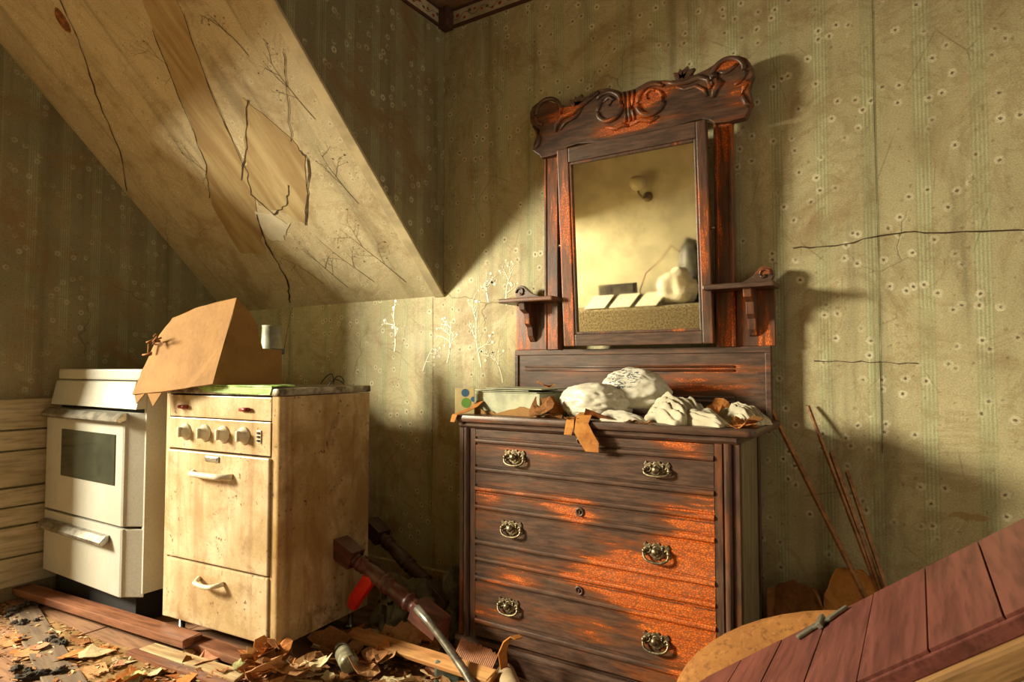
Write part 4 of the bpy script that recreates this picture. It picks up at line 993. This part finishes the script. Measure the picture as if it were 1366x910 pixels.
# dry torn paper round the dresser top
dl = [('orange', (-1.115, 2.02, ZT + 0.035), 0.055, (1.2, 0.3, 0.3), 3), ('brown', (-1.13, 1.97, ZT + 0.03), 0.045, (1.0, -0.4, 0.2), 4), ('brown', (-1.08, 1.955, ZT), 0.035, (0.1, 0.0, 1.0), 2),
      ('orange', (-1.22, 2.16, ZT + 0.100), 0.035, (0.1, 0.1, 0.3), 3)]
labs = ['curled orange paper scrap between the green box and the carrier bag', 'brown paper scrap lying against the end of the green box', 'small brown paper scrap in front of the carrier bag', 'orange paper scrap lying on the green box']
for (c, l, s_, rt, v_), lb in zip(dl, labs): scrap('paper_scrap', c, l, s_, rt, lb, 'paper', 'torn papers on the dresser top', v_)
for q in range(14):
    r_ = random.Random(100 + q)
    scrap('paper_scrap', r_.choice(['orange', 'orange', 'tan', 'brown']), (-0.54 + 0.128 * r_.random(), 1.93 + 0.10 * r_.random(), ZT + 0.002 * (q % 4)), r_.uniform(0.018, 0.036), (r_.uniform(-0.6, 0.6), r_.uniform(-0.5, 0.5), r_.uniform(0, 6)), 'dry paper scrap in the pile at the dresser top right corner', 'paper', 'dry paper scraps at the dresser corner', q)
for q in range(10):
    r_ = random.Random(140 + q)
    scrap('paper_scrap', r_.choice(['orange', 'tan', 'brown']), (-1.0 + 0.32 * r_.random(), 1.922 + 0.025 * r_.random(), ZT), r_.uniform(0.012, 0.024), (r_.uniform(-0.2, 0.2), r_.uniform(-0.2, 0.2), r_.uniform(0, 6)), 'dry paper flake along the front edge of the dresser top', 'paper', 'paper flakes along the dresser edge', q)
scrap('paper_scrap', 'orange', (-0.565, 2.20, ZT + 0.03), 0.045, (0.9, 0.35, 0.2), 'curled orange paper scrap behind the white rag', 'paper', None, 4)
# brown paper hanging over the front edge
def strip(name, path, w, mat, label, cat, th=0.002, wdir=(1, 0, 0)):
    mb = MB(); wd = Vector(wdir).normalized(); r = random.Random(int(w * 1e4)); A, B, A2, B2 = [], [], [], []
    n = len(path)
    for i_, p in enumerate(path):
        p = Vector(p) + Vector((r.uniform(-0.006, 0.006), 0, 0)); d = (Vector(path[min(i_ + 1, n - 1)]) - Vector(path[max(i_ - 1, 0)])).normalized(); nn = d.cross(wd).normalized() * th
        ww = w * (1 + r.uniform(-0.4, 0.35)) * (0.75 if i_ in (0, n - 1) else 1)
        A.append(mb.bm.verts.new(p - wd * ww)); B.append(mb.bm.verts.new(p + wd * ww)); A2.append(mb.bm.verts.new(p - wd * ww + nn)); B2.append(mb.bm.verts.new(p + wd * ww + nn))
    for i_ in range(n - 1):
        mb.face((A[i_], B[i_], B[i_ + 1], A[i_ + 1])); mb.face((A2[i_], A2[i_ + 1], B2[i_ + 1], B2[i_]))
        mb.face((A[i_], A[i_ + 1], A2[i_ + 1], A2[i_])); mb.face((B[i_], B2[i_], B2[i_ + 1], B[i_ + 1]))
    mb.face((A[0], A2[0], B2[0], B[0])); mb.face((A[-1], B[-1], B2[-1], A2[-1]))
    return tag(mb.build(name, mat), label, cat)
strip('brown_paper', [(-0.955, 2.00, 0.835), (-0.95, 1.96, 0.845), (-0.945, 1.925, 0.838), (-0.935, 1.898, 0.815), (-0.925, 1.892, 0.785), (-0.905, 1.895, 0.755), (-0.895, 1.892, 0.725)], 0.026, M['leaf'], 'orange-brown paper strip hanging over the dresser front edge', 'paper')
strip('brown_paper', [(-0.985, 1.93, 0.826), (-0.985, 1.902, 0.822), (-0.985, 1.893, 0.80), (-0.982, 1.894, 0.775)], 0.02, M['leaf'], 'short tan paper flap curling over the edge beside the hanging strip', 'paper')
tag(sheet('brown_paper', [(-0.955, 1.945, 0.830), (-0.925, 1.90, 0.865), (-0.84, 1.93, 0.832), (-0.90, 1.95, 0.828)], 0.002, M['rust_oval']), 'rust-red folded paper corner standing up beside the hanging strip', 'paper')
strip('brown_paper', [(-1.405, 1.985, 0.870), (-1.415, 1.955, 0.850), (-1.44, 1.92, 0.832), (-1.46, 1.90, 0.822), (-1.475, 1.895, 0.795)], 0.018, M['leaf'], 'tan paper strip drooping over the left corner of the dresser', 'paper')

# ------------------------------------------------------------------ between stove and dresser
def turned_leg(name, a, b, label, mat, parent=None, sq0=0.11, sq1=0.13, r=0.030):
    """square ends, turned middle: local x axis from a to b"""
    A, B = Vector(a), Vector(b); L_ = (B - A).length
    t = thing(name, label, 'table leg', A)
    t.rotation_euler = (B - A).to_track_quat('X', 'Z').to_euler()
    MB().box(0.0, sq0, -r * 1.08, r * 1.08, -r * 1.08, r * 1.08, 0.003).build('square_end', mat, t)
    MB().box(L_ - sq1, L_, -r * 1.08, r * 1.08, -r * 1.08, r * 1.08, 0.003).build('square_block', mat, t)
    prof = []; n0, n1 = sq0, L_ - sq1; Lm = n1 - n0
    for (t_, f) in ((0.0, 0.9), (0.02, 0.72), (0.05, 0.70), (0.07, 0.95), (0.10, 0.98), (0.115, 0.72), (0.14, 0.92), (0.165, 0.92), (0.18, 0.74), (0.22, 0.80), (0.36, 0.92), (0.44, 0.95), (0.455, 0.78), (0.475, 1.0), (0.505, 1.02), (0.52, 0.80), (0.54, 0.80), (0.56, 1.0), (0.585, 1.0), (0.60, 0.80), (0.66, 0.86), (0.82, 0.96), (0.84, 0.78), (0.87, 1.02), (0.90, 1.02), (0.92, 0.80), (0.97, 0.82), (1.0, 0.95)):
        prof.append((r * f, n0 + t_ * Lm))
    mb = MB(); mb.lathe(prof, 20, Matrix.Rotation(pi / 2, 4, 'Y')); mb.build('turned_shaft', mat, t)
    return t
turned_leg('turned_leg', (-1.975, 1.80, 0.288), (-1.44, 1.80, 0.075), 'reddish turned table leg leaning between the stove and the dresser', M['mahogany'], r=0.034)
turned_leg('turned_leg', (-2.14, 2.14, 0.28), (-1.60, 2.05, 0.035), 'dark turned table leg behind the reddish one', M['mahogany_dark'], r=0.032)
# junk heap that carries them
tag(crumple('dark_cloth_heap', (-1.80, 2.03, FZ), (0.14, 0.12, 0.14), M['dark_cloth'], 0.45, 31, 4, 3.2), 'dark crumpled cloth heap under the turned legs', 'cloth')
tag(crumple('dark_cloth_heap', (-1.60, 2.12, FZ), (0.08, 0.12, 0.16), M['dark_cloth'], 0.5, 35, 4, 3.5), 'dark green crumpled cloth against the left side of the dresser', 'cloth')
cb = thing('metal_bracket', 'dull green bent metal strap standing under the reddish turned leg', 'bracket', (-1.80, 1.86, FZ))
o = MB(); o.box(-0.012, 0.004, 0, 0.02, 0.10, 0.26, 0.003); o.box(0.034, 0.050, 0, 0.02, 0.10, 0.26, 0.003); o.box(-0.012, 0.05, 0.0, 0.02, 0.15, 0.17, 0.003); o.build('strap', M['dark_cloth'], cb)
o = MB(); o.tube([(0.0, 0.01, 0.11), (0.01, 0.0, 0.05), (0.03, -0.02, 0.0)], 0.012, 8); o.build('strap_foot', M['dark_cloth'], cb)
rp = MB(); rp.prism([(-0.078, -0.075), (-0.045, -0.085), (0.055, 0.035), (0.045, 0.060), (0.008, 0.060), (-0.068, -0.035)], -0.016, 0.016, 'y', 0.006)
o = rp.build('plastic_scraper', M['red_plastic']); o.location = (-1.815, 1.785, 0.145); tag(o, 'bright red plastic scraper hanging below the reddish turned leg', 'tool')
PIPE = [(-1.51, 1.74, 0.152), (-1.435, 1.735, 0.110), (-1.360, 1.725, 0.06), (-1.275, 1.705, 0.010), (-1.205, 1.68, -0.03), (-1.15, 1.66, -0.063)]
o = MB(); o.tube(PIPE, 0.014, 12)
tag(o.build('metal_pipe', M['pipe']), 'curved grey metal pipe lying toward the dresser foot', 'pipe')
o = MB(); o.box(-0.045, 0.045, -0.025, 0.025, 0.0, 0.075, 0.008); o = o.build('teal_tin', M['teal']); o.location = (-1.385, 1.765, FZ); o.rotation_euler = (0, 0, 0.5); tag(o, 'small teal tin beside the curved metal pipe', 'tin')
def plank(name, a, b, w, th, mat, label, cat='plank', roll=0.0, bev=0.003):
    A, B = Vector(a), Vector(b); L_ = (B - A).length
    mb = MB(); mb.box(0, L_, -w / 2, w / 2, -th / 2, th / 2, bev)
    for v in mb.bm.verts:
        if v.co.x < 0.001 or v.co.x > L_ - 0.001: v.co.x += random.uniform(-0.008, 0.008)
    o = mb.build(name, mat); o.location = A
    o.rotation_euler = ((B - A).to_track_quat('X', 'Z') @ Matrix.Rotation(roll, 4, 'X').to_quaternion()).to_euler()
    return tag(o, label, cat)
plank('plank', (-1.88, 1.79, -0.035), (-1.18, 1.73, 0.00), 0.055, 0.018, M['bright_plank'], 'bright bare plank sloping across the litter before the dresser', roll=0.35)
# rolled tube with curling bark strip
o = MB(); o.tube([(-1.20, 1.84, -0.035), (-1.02, 1.62, 0.02)], 0.032, 16, caps=False); o.tube([(-1.02, 1.62, 0.02), (-1.20, 1.84, -0.035)], 0.027, 16, caps=False)
tag(o.build('paper_roll', M['tube']), 'rolled grey-tan paper tube at the foot of the dresser', 'roll')
strip('bark_strip', [(-1.17, 1.80, -0.06), (-1.175, 1.80, 0.0), (-1.18, 1.80, 0.05), (-1.165, 1.80, 0.09), (-1.14, 1.80, 0.115), (-1.12, 1.80, 0.11)], 0.014, M['leaf'], 'curled tan bark-like strip standing up before the bottom drawer', 'strip', 0.004, (0.5, 1, 0))
# jar lying on its side
jr = thing('glass_jar', 'dusty greenish glass jar lying in the litter near the stove', 'jar', (-1.80, 1.66, -0.028), (pi / 2, 0, radians(60)))
o = MB(); o.lathe([(0.022, 0.0), (0.024, 0.012), (0.019, 0.016), (0.020, 0.024), (0.032, 0.045), (0.033, 0.135), (0.028, 0.142), (0.001, 0.144)], 20); o.build('jar_body', M['glass_jar'], jr)
o = MB(); o.lathe([(0.0255, -0.004), (0.0262, 0.0), (0.0262, 0.014), (0.024, 0.015)], 20); o.build('jar_lid', M['steel'], jr)

# ------------------------------------------------------------------ planks and sheets on the floor
plank('plank', (-3.68, 1.315, -0.045), (-2.33, 1.412, -0.032), 0.078, 0.032, M['red_plank'], 'long reddish plank lying in front of the white stove')
plank('plank', (-2.42, 1.445, -0.056), (-1.93, 1.462, -0.052), 0.070, 0.028, M['red_plank'], 'short red plank tucked along the foot of the cream stove')
plank('plank', (-2.50, 1.335, -0.068), (-1.98, 1.378, -0.064), 0.062, 0.014, M['peel_plank'], 'narrow plank with peeling cream paint before the cream stove')
plank('plank', (-2.52, 1.283, -0.070), (-1.95, 1.318, -0.066), 0.036, 0.018, M['red_plank'], 'thin brown batten in front of the peeling plank')
plank('plank', (-3.45, 1.265, -0.0735), (-2.05, 0.95, -0.0735), 0.11, 0.010, M['grey_board'], 'grey worn board lying across the floor at the left')
o = sheet('floor_paper', jag([(-3.40, 1.215, -0.0765), (-2.45, 1.06, -0.0765), (-1.85, 1.08, -0.0765), (-1.88, 1.30, -0.0765), (-2.45, 1.30, -0.0765), (-3.50, 1.262, -0.0765)], 8, 0.012, 4), 0.002, M['sheet'])
tag(o, 'brown floor paper beside the grey board at the left', 'floor covering')

# litter: single scraps, then crumbs
R = random.Random(11)
laid = []
zones = [
    ('before the cream stove', lambda: (R.uniform(-2.35, -1.80), R.uniform(1.13, 1.40)), 46, 'scraps before the cream stove'),
    ('beside the right foot of the cream stove', lambda: (R.uniform(-1.95, -1.62), R.uniform(1.40, 1.85)), 58, 'scraps beside the cream stove foot'),
    ('at the foot of the dresser', lambda: (R.uniform(-1.62, -1.05), R.uniform(1.50, 1.84)), 60, 'scraps at the foot of the dresser'),
    ('on the floor left of the planks', lambda: (R.uniform(-3.1, -2.3), R.uniform(1.05, 1.25)), 20, 'scraps on the left floor'),
    ('heaped at the cream stove front corner', lambda: (R.uniform(-2.02, -1.72), R.uniform(1.38, 1.50)), 30, 'scraps heaped at the stove corner'),
    ('under the turned legs', lambda: (R.uniform(-1.90, -1.50), R.uniform(1.80, 2.0)), 24, 'scraps under the turned legs')]
for (where, f, n, grp) in zones:
    for q in range(n):
        x, y = f(); c = R.choices(['tan', 'brown', 'pale', 'pink', 'orange'], [5, 2.5, 1.6, 2.2, 1.6])[0]
        s_ = R.choice([R.uniform(0.018, 0.032), R.uniform(0.03, 0.06)])
        vq = R.randrange(5)
        if 'heaped' in where: s_ = R.uniform(0.035, 0.068)
        big = 'large' if s_ > 0.042 else ('small' if s_ < 0.03 else 'middling')
        tilt = 0.6 if 'heaped' in where else 0.35 if 'foot' in where else 0.18
        h = R.uniform(0.0, 0.055 if 'heaped' in where else 0.030 if 'foot' in where else 0.008)
        if 'left' in where: vq = R.randrange(2); s_ *= 1.25; tilt = 0.10; big = 'large' if s_ > 0.042 else ('small' if s_ < 0.03 else 'middling')
        near = [hh for (px_, py_, ss, hh) in laid if math.hypot(px_ - x, py_ - y) < 0.7 * (ss + s_)]
        h = min(0.075, max([h * 0.4] + [hh + 0.007 for hh in near])); laid.append((x, y, s_, h))
        scrap('cardboard_scrap', c, (x, y, FZ + h), s_, (R.uniform(-tilt, tilt), R.uniform(-tilt, tilt), R.uniform(0, 6.28)), '%s %s %s cardboard scrap %s' % (big, ['flat', 'slightly bent', 'bent', 'curled', 'strongly curled'][vq], c, where), 'scrap', grp, vq)
# a few that stand out
scrap('cardboard_scrap', 'brown', (-1.90, 1.70, FZ + 0.05), 0.075, (1.1, 0.2, 0.5), 'dark brown cardboard flap leaning on the right side of the cream stove', 'scrap', None, 1)
scrap('cardboard_scrap', 'yellow green', (-2.02, 1.40, FZ + 0.035), 0.035, (0.4, 0.2, 0.5), 'pale lime scrap lying against the cream stove corner', 'scrap', None, 2)
scrap('cardboard_scrap', 'yellow green', (-2.27, 1.175, FZ + 0.02), 0.03, (0.5, -0.2, 0.9), 'pale lime scrap standing on the floor in front of the planks', 'scrap', None, 3)
scrap('cardboard_scrap', 'pale', (-2.62, 1.19, FZ + 0.012), 0.06, (0.08, 0.05, 0.9), 'pale grey torn paper lying on the brown floor paper', 'scrap', None, 1)
def corr(name, loc, sx, sy, rot, colr, label):
    mb = MB(); mb.mat(colr); n = 44; A, B, A2, B2 = [], [], [], []
    r = random.Random(int(sx * 999))
    for j in range(n + 1):
        x = lerp(-sx, sx, j / n); z = 0.0006 * (-1) ** j + 0.3 * x * x
        y0, y1 = -sy + r.uniform(0, 0.012), sy - r.uniform(0, 0.012)
        A.append(mb.bm.verts.new((x, y0, z + 0.004))); B.append(mb.bm.verts.new((x, y1, z + 0.004))); A2.append(mb.bm.verts.new((x, y0, z))); B2.append(mb.bm.verts.new((x, y1, z)))
    for j in range(n):
        mb.face((A[j], A[j + 1], B[j + 1], B[j])); mb.face((A2[j], B2[j], B2[j + 1], A2[j + 1])); mb.face((A[j], A2[j], A2[j + 1], A[j + 1])); mb.face((B[j], B[j + 1], B2[j + 1], B2[j]))
    mb.face((A[0], B[0], B2[0], A2[0])); mb.face((A[-1], A2[-1], B2[-1], B[-1]))
    o = mb.build(name, None); o.location = loc; o.rotation_euler = rot
    return tag(o, label, 'cardboard')
corr('corrugated_piece', (-1.70, 1.885, -0.025), 0.085, 0.045, (0.75, 0.05, 0.25), SCRAPS['tan'], 'tan corrugated cardboard piece under the reddish turned leg')
corr('corrugated_piece', (-1.33, 1.845, -0.015), 0.075, 0.045, (0.8, 0.2, 0.15), SCRAPS['pink'], 'pinkish corrugated cardboard piece leaning on the dresser plinth')
corr('corrugated_piece', (-1.85, 1.45, -0.045), 0.105, 0.045, (0.22, -0.05, 0.7), SCRAPS['tan'], 'long tan corrugated strip before the cream stove corner')
corr('corrugated_piece', (-1.60, 1.95, 0.0), 0.07, 0.07, (1.0, 0.5, 1.2), SCRAPS['orange'], 'orange cardboard piece behind the curved pipe by the dresser')
# crumbs
cm = MB(); mats = list(SCRAPS.values())
for q in range(2300):
    zsel = R.random() if q < 1500 else 2
    if zsel == 2: x, y = R.uniform(-3.3, 0.2), R.uniform(0.55, 1.25)
    elif zsel < 0.72: x, y = (R.uniform(-1.9, -1.0), R.uniform(1.35, 1.88)) if R.random() < 0.6 else (R.uniform(-2.3, -1.8), R.uniform(1.15, 1.40))
    else: x, y = R.uniform(-3.5, -2.0), R.uniform(1.0, 1.27)
    s_ = R.uniform(0.004, 0.014); cm.mat(R.choice([mats[0], mats[0], mats[1], mats[1], mats[2], mats[3]])); a = R.uniform(0, 6.28)
    ca, sa = cos(a) * s_, sin(a) * s_; k_ = R.uniform(0.25, 0.8); dz = R.uniform(-0.4, 0.4) * s_; z0 = FZ + 0.004 + R.random() * 0.012
    A = cm.verts([(x + ca, y + sa, z0 + dz), (x - sa * k_, y + ca * k_, z0), (x - ca, y - sa, z0 - dz * 0.5), (x + sa * k_, y - ca * k_, z0 + 0.002)])
    Bq = cm.verts([(v.co.x, v.co.y, v.co.z - 0.002) for v in A])
    cm.face(A); cm.face(Bq[::-1])
    for j in range(4): cm.face((A[j], Bq[j], Bq[(j + 1) % 4], A[(j + 1) % 4]))
o = cm.build('debris_crumbs', None, None, normals=False); stuff(o); tag(o, 'fine crumbs of torn paper and plaster scattered over the floor', 'debris')
# slivers of wood among the litter
for q in range(16):
    x, y = R.uniform(-2.0, -1.2), R.uniform(1.4, 1.9); a = R.uniform(-0.6, 1.2); l = R.uniform(0.08, 0.20)
    plank('wood_sliver', (x, y, FZ + 0.012 + R.random() * 0.03), (x + l * cos(a), y + l * sin(a) * 0.6, FZ + 0.012 + R.random() * 0.03), 0.008, 0.005, R.choice([M['bright_plank'], M['peel_plank'], M['lath']]), 'thin wood sliver in the litter between stove and dresser', 'sliver', bev=0.001)['group'] = 'wood slivers in the litter'
# dark clumps of dirt on the left boards
for q, (x, y, s_, lb) in enumerate(((-2.86, 1.165, 0.05, 'dark dirt clump in the middle of the grey board'), (-2.60, 1.02, 0.055, 'dark dirt clump on the floor near the lower left corner'), (-3.35, 1.235, 0.06, 'dark dirt clump by the end of the reddish plank'), (-2.72, 1.00, 0.04, 'small dark dirt clump left of the lower left clump'), (-3.18, 1.17, 0.05, 'dark dirt clump near the far end of the grey board'))):
    cl_ = thing('dirt_clump', lb, 'dirt', (x, y, FZ + 0.004), (0, 0, q * 1.1), 'dark dirt clumps on the left floor')
    for j in range(6):
        r_ = random.Random(q * 10 + j)
        crumple('dirt_lump', (r_.uniform(-1.2, 1.2) * s_, r_.uniform(-0.4, 0.4) * s_, 0), (s_ * r_.uniform(0.25, 0.5), s_ * r_.uniform(0.2, 0.35), s_ * r_.uniform(0.15, 0.3)), M['moss'], 0.9, q * 7 + j, 3, 4.0, cl_)

# ------------------------------------------------------------------ right-hand corner
laths = [((-0.45, 2.325, 0.905), (-0.085, 2.15, 0.20), 0.020, 'longest brown lath leaning on the wall nearest the dresser'),
         ((-0.312, 2.325, 0.872), (-0.060, 2.14, 0.20), 0.010, 'thin reddish lath with the tallest tip of the leaning bunch'),
         ((-0.245, 2.325, 0.72), (-0.050, 2.115, 0.20), 0.014, 'brown lath leaning in the middle of the bunch'),
         ((-0.20, 2.325, 0.66), (-0.036, 2.09, 0.20), 0.011, 'short thin lath at the right of the leaning bunch')]
for (a, b_, w, lb) in laths:
    A, B = Vector(a), Vector(b_); B = A + (B - A) * ((A.z - FZ - 0.003) / (A.z - B.z))
    plank('lath', A, B, w, 0.008, M['lath'], lb, 'lath', bev=0.001)
# red board panel, propped up to the right
RA = math.atan(0.747)
rp = thing('board_panel', 'long dark red board panel sloping up to the right on a tan rail', 'panel', (0, 1.4, 0.633))
rp.rotation_euler = (0, -RA, 0)
S0, S1 = -0.885, 0.62
bw = 0.1035; x = S0; q = 0
edges = [S0, -0.72, -0.605, -0.50, -0.405, -0.305, -0.201, -0.101, 0.003, 0.102, 0.21, 0.32, 0.43, 0.53, S1]
for a, b_ in zip(edges[:-1], edges[1:]):
    r_ = random.Random(q); q += 1
    MB().box(a + 0.0012, b_ - 0.0012, -0.40, 0.0, -0.022, -r_.uniform(0, 0.002), 0.0010).build('board', M['red_board'], rp)
MB().box(S0 + 0.1, S1, -0.404, -0.385, -0.027, -0.006, 0.002).build('edge_batten', M['red_board'], rp)
MB().box(S0 + 0.1, S1, -0.418, -0.370, -0.066, -0.027, 0.006).build('rail', M['tan_rail'], rp)
MB().box(S0 + 0.1, S1, -0.05, -0.01, -0.062, -0.022, 0.004).build('rail', M['tan_rail'], rp)
o = MB(); mt = Matrix.Rotation(RA, 4, 'Y')
o.box(0.50, 0.54, -0.43, -0.39, -(0.633 - FZ) - 0.0, 0.30, 0.004, None)
lg = o.build('prop_leg', M['tan_rail'], rp); lg.matrix_local = Matrix.Rotation(RA, 4, 'Y')
o = MB(); o.box(0.50, 0.54, -0.05, -0.01, -(0.633 - FZ), 0.30, 0.004); lg = o.build('prop_leg', M['tan_rail'], rp); lg.matrix_local = Matrix.Rotation(RA, 4, 'Y')
o = MB(); o.prism([(-0.258, -0.055), (-0.225, -0.030), (-0.19, -0.03), (-0.155, -0.012), (-0.15, -0.022), (-0.185, -0.048), (-0.22, -0.055), (-0.25, -0.072)], 0.0, 0.006, 'z', 0.002)
o.box(-0.208, -0.198, -0.07, -0.02, 0.0, 0.012, 0.002)
o.build('latch', M['latch'], rp)
# rounded tan seat behind it
sg = MB(); n1, n2 = 40, 10
rings = []
for i in range(n2 + 1):
    t = i / n2
    rad = 1.0 - 0.0 * t
    a = t * pi / 2
    rings.append([(cos(2 * pi * j / n1) * (0.94 + 0.06 * cos(a)) * (1 if i == 0 else 1 - (t ** 2.6)), sin(2 * pi * j / n1) * (1 if i == 0 else 1 - (t ** 2.6)), 0.14 * sin(a) ** 0.8) for j in range(n1)])
V = [sg.verts([(0.36 * p[0], 0.22 * p[1], 0.45 * p[2]) for p in rg]) for rg in rings[:-1]]
for i in range(len(V) - 1):
    for j in range(n1): sg.face((V[i][j], V[i][(j + 1) % n1], V[i + 1][(j + 1) % n1], V[i + 1][j]), True)
sg.face(V[-1], True)
Vb = sg.verts([(0.355 * p[0], 0.215 * p[1], -0.03) for p in rings[0]])
for j in range(n1): sg.face((V[0][j], Vb[j], Vb[(j + 1) % n1], V[0][(j + 1) % n1]), True)
sg.face(Vb[::-1])
seat_t = thing('stool', 'rounded tan seat tilted up behind the red board panel', 'stool', (-0.195, 1.66, 0.225))
so = sg.build('seat', M['tan_seat'], seat_t); so.rotation_euler = (radians(38), radians(-14), radians(10))
for (lx_, ly_) in ((-0.18, 0.10), (0.14, 0.12), (0.10, -0.08), (-0.16, -0.05)):
    o = MB(); o.tube([(lx_ * 0.8, ly_ * 0.6, 0.02), (lx_, ly_, FZ - 0.225 + 0.002)], 0.014, 10); o.build('leg', M['lath'], seat_t)
# dark torn papers standing against the wall
for pts, mm, lb in (
    ([(-0.43, 2.20, FZ), (-0.44, 2.27, 0.265), (-0.36, 2.28, 0.305), (-0.29, 2.27, 0.290), (-0.25, 2.24, 0.20), (-0.24, 2.20, FZ)], 'brown', 'brown torn paper standing between the dresser and the tan seat'),
    ([(-0.27, 2.24, FZ), (-0.27, 2.29, 0.27), (-0.235, 2.31, 0.355), (-0.16, 2.315, 0.360), (-0.10, 2.31, 0.315), (-0.08, 2.29, 0.22), (-0.10, 2.24, FZ)], 'leaf', 'orange-brown torn paper leaning on the wall behind the tan seat'),
    ([(-0.13, 2.27, FZ), (-0.11, 2.315, 0.300), (-0.05, 2.325, 0.310), (0.0, 2.32, 0.24), (0.02, 2.27, FZ)], 'rust_oval', 'dark rust-brown paper leaning on the wall beneath the laths')):
    tag(sheet('torn_paper', jag(pts, 4, 0.006, len(lb)), 0.004, SCRAPS['brown'] if mm == 'brown' else M[mm]), lb, 'paper')

# ------------------------------------------------------------------ what the mirror shows: the front wall
lp = thing('wall_lamp', 'glass wall lamp on the front wall, seen in the mirror', 'lamp', (-2.40, -2.20, 2.19))
o = MB(); o.lathe([(0.055, 0.0), (0.05, 0.015), (0.03, 0.03), (0.02, 0.04)], 18, Matrix.Rotation(pi / 2, 4, 'X') @ Matrix.Scale(-1, 4, (0, 0, 1))); o.build('lamp_mount', M['lampmetal'], lp).rotation_euler = (0, 0, pi) if False else (0, 0, 0)
o = MB(); o.tube([(0, 0.03, 0), (-0.02, 0.10, -0.02), (-0.05, 0.13, 0.03), (-0.06, 0.13, 0.07)], 0.012, 10); o.build('lamp_arm', M['lampmetal'], lp)
o = MB(); o.lathe([(0.02, 0.06), (0.055, 0.08), (0.085, 0.13), (0.08, 0.18), (0.05, 0.21), (0.047, 0.205), (0.07, 0.175), (0.07, 0.13), (0.03, 0.085)], 20, Matrix.Translation((-0.06, 0.13, 0.0))); o.build('lamp_shade', M['lampglass'], lp)
sb = thing('bed', 'bed with grey speckled spread, seen in the mirror', 'bed', (-2.45, -1.88, FZ))
MB().box(-0.85, 1.0, -0.30, 0.30, 0.10, 1.045 + Z, 0.03).build('spread', M['grey_cloth'], sb)
for a in (-0.8, 0.95):
    for b_ in (-0.26, 0.26): MB().box(a - 0.03, a + 0.03, b_ - 0.03, b_ + 0.03, 0.0, 0.12).build('leg', M['wood_case'], sb)
zt = 1.046
bk = thing('book_stack', 'dark stack of books on the bed, seen in the mirror', 'books', (-2.55, -1.95, zt))
MB().box(-0.30, 0.30, -0.16, 0.10, 0.0, 0.055, 0.004).build('book', M['dark_bag'], bk); MB().box(-0.26, 0.28, -0.15, 0.09, 0.056, 0.115, 0.004).build('book', M['wood_case'], bk)
for q in range(3):
    o = MB(); o.box(-0.115, 0.115, -0.15, 0.15, 0, 0.006, 0.001); o = o.build('paper_sheet', M['paper']); o.location = (-2.83 + q * 0.285, -1.725, zt + 0.063); o.rotation_euler = (radians(-24), 0, 0.05 * q); tag(o, ['leftmost white sheet leaning on the book stack, seen in the mirror', 'middle white sheet leaning on the book stack, seen in the mirror', 'rightmost white sheet leaning on the book stack, seen in the mirror'][q], 'paper', 'white sheets in the mirror')
o = MB(); o.box(-0.20, 0.20, -0.06, 0.06, 0, 0.125, 0.004); o.box(-0.12, -0.05, 0.06, 0.064, 0.03, 0.09); o = o.build('dark_box', M['leather']); o.location = (-2.72, -1.98, zt + 0.116); tag(o, 'dark flat box on the book stack, seen in the mirror', 'box')
tag(crumple('white_bundle', (-2.03, -1.86, zt), (0.20, 0.12, 0.24), M['bag_white'], 0.3, 41, 4, 2.6), 'white plastic bundle on the bed, seen in the mirror', 'bag')
sat = tag(crumple('dark_satchel', (-1.90, -2.06, zt), (0.17, 0.09, 0.42), M['dark_bag'], 0.18, 43, 4, 2.2), 'dark bag standing behind the white bundle, seen in the mirror', 'bag')
o = MB(); o.tube([(-2.02, -2.03, 1.55), (-2.12, -2.04, 1.64), (-2.25, -2.05, 1.50), (-2.42, -2.06, 1.38), (-2.5, -2.06, 1.20), (-2.50, -2.10, 1.06)], 0.006, 6); o = o.build('strap', M['red_cord'], sat); o.matrix_parent_inverse = Matrix.Translation((1.90, 2.06, -zt)); lab(o, 'thin red strap')

# ------------------------------------------------------------------ labels that still coincide: tell them apart by how near they lie
byl = {}
for o in COL.objects:
    if o.parent is None and 'label' in o and 'group' in o: byl.setdefault(o['label'], []).append(o)
for lb, os_ in byl.items():
    if len(os_) < 2: continue
    os_.sort(key=lambda q: (q.location - cam.location).length)
    names = {2: ['nearer', 'farther'], 3: ['nearest', 'middle', 'farthest'], 4: ['nearest', 'second nearest', 'second farthest', 'farthest']}
    words = names.get(len(os_))
    if words is None and len(os_) <= 16:
        words = ['nearest', 'second nearest', 'third nearest', 'fourth nearest', 'fifth nearest', 'sixth nearest', 'seventh nearest', 'eighth nearest', 'ninth nearest', 'tenth nearest', 'eleventh nearest', 'twelfth nearest', 'thirteenth nearest', 'fourteenth nearest', 'fifteenth nearest', 'sixteenth nearest']
    if words:
        for o, w in zip(os_, words): o['label'] = w + ' ' + lb
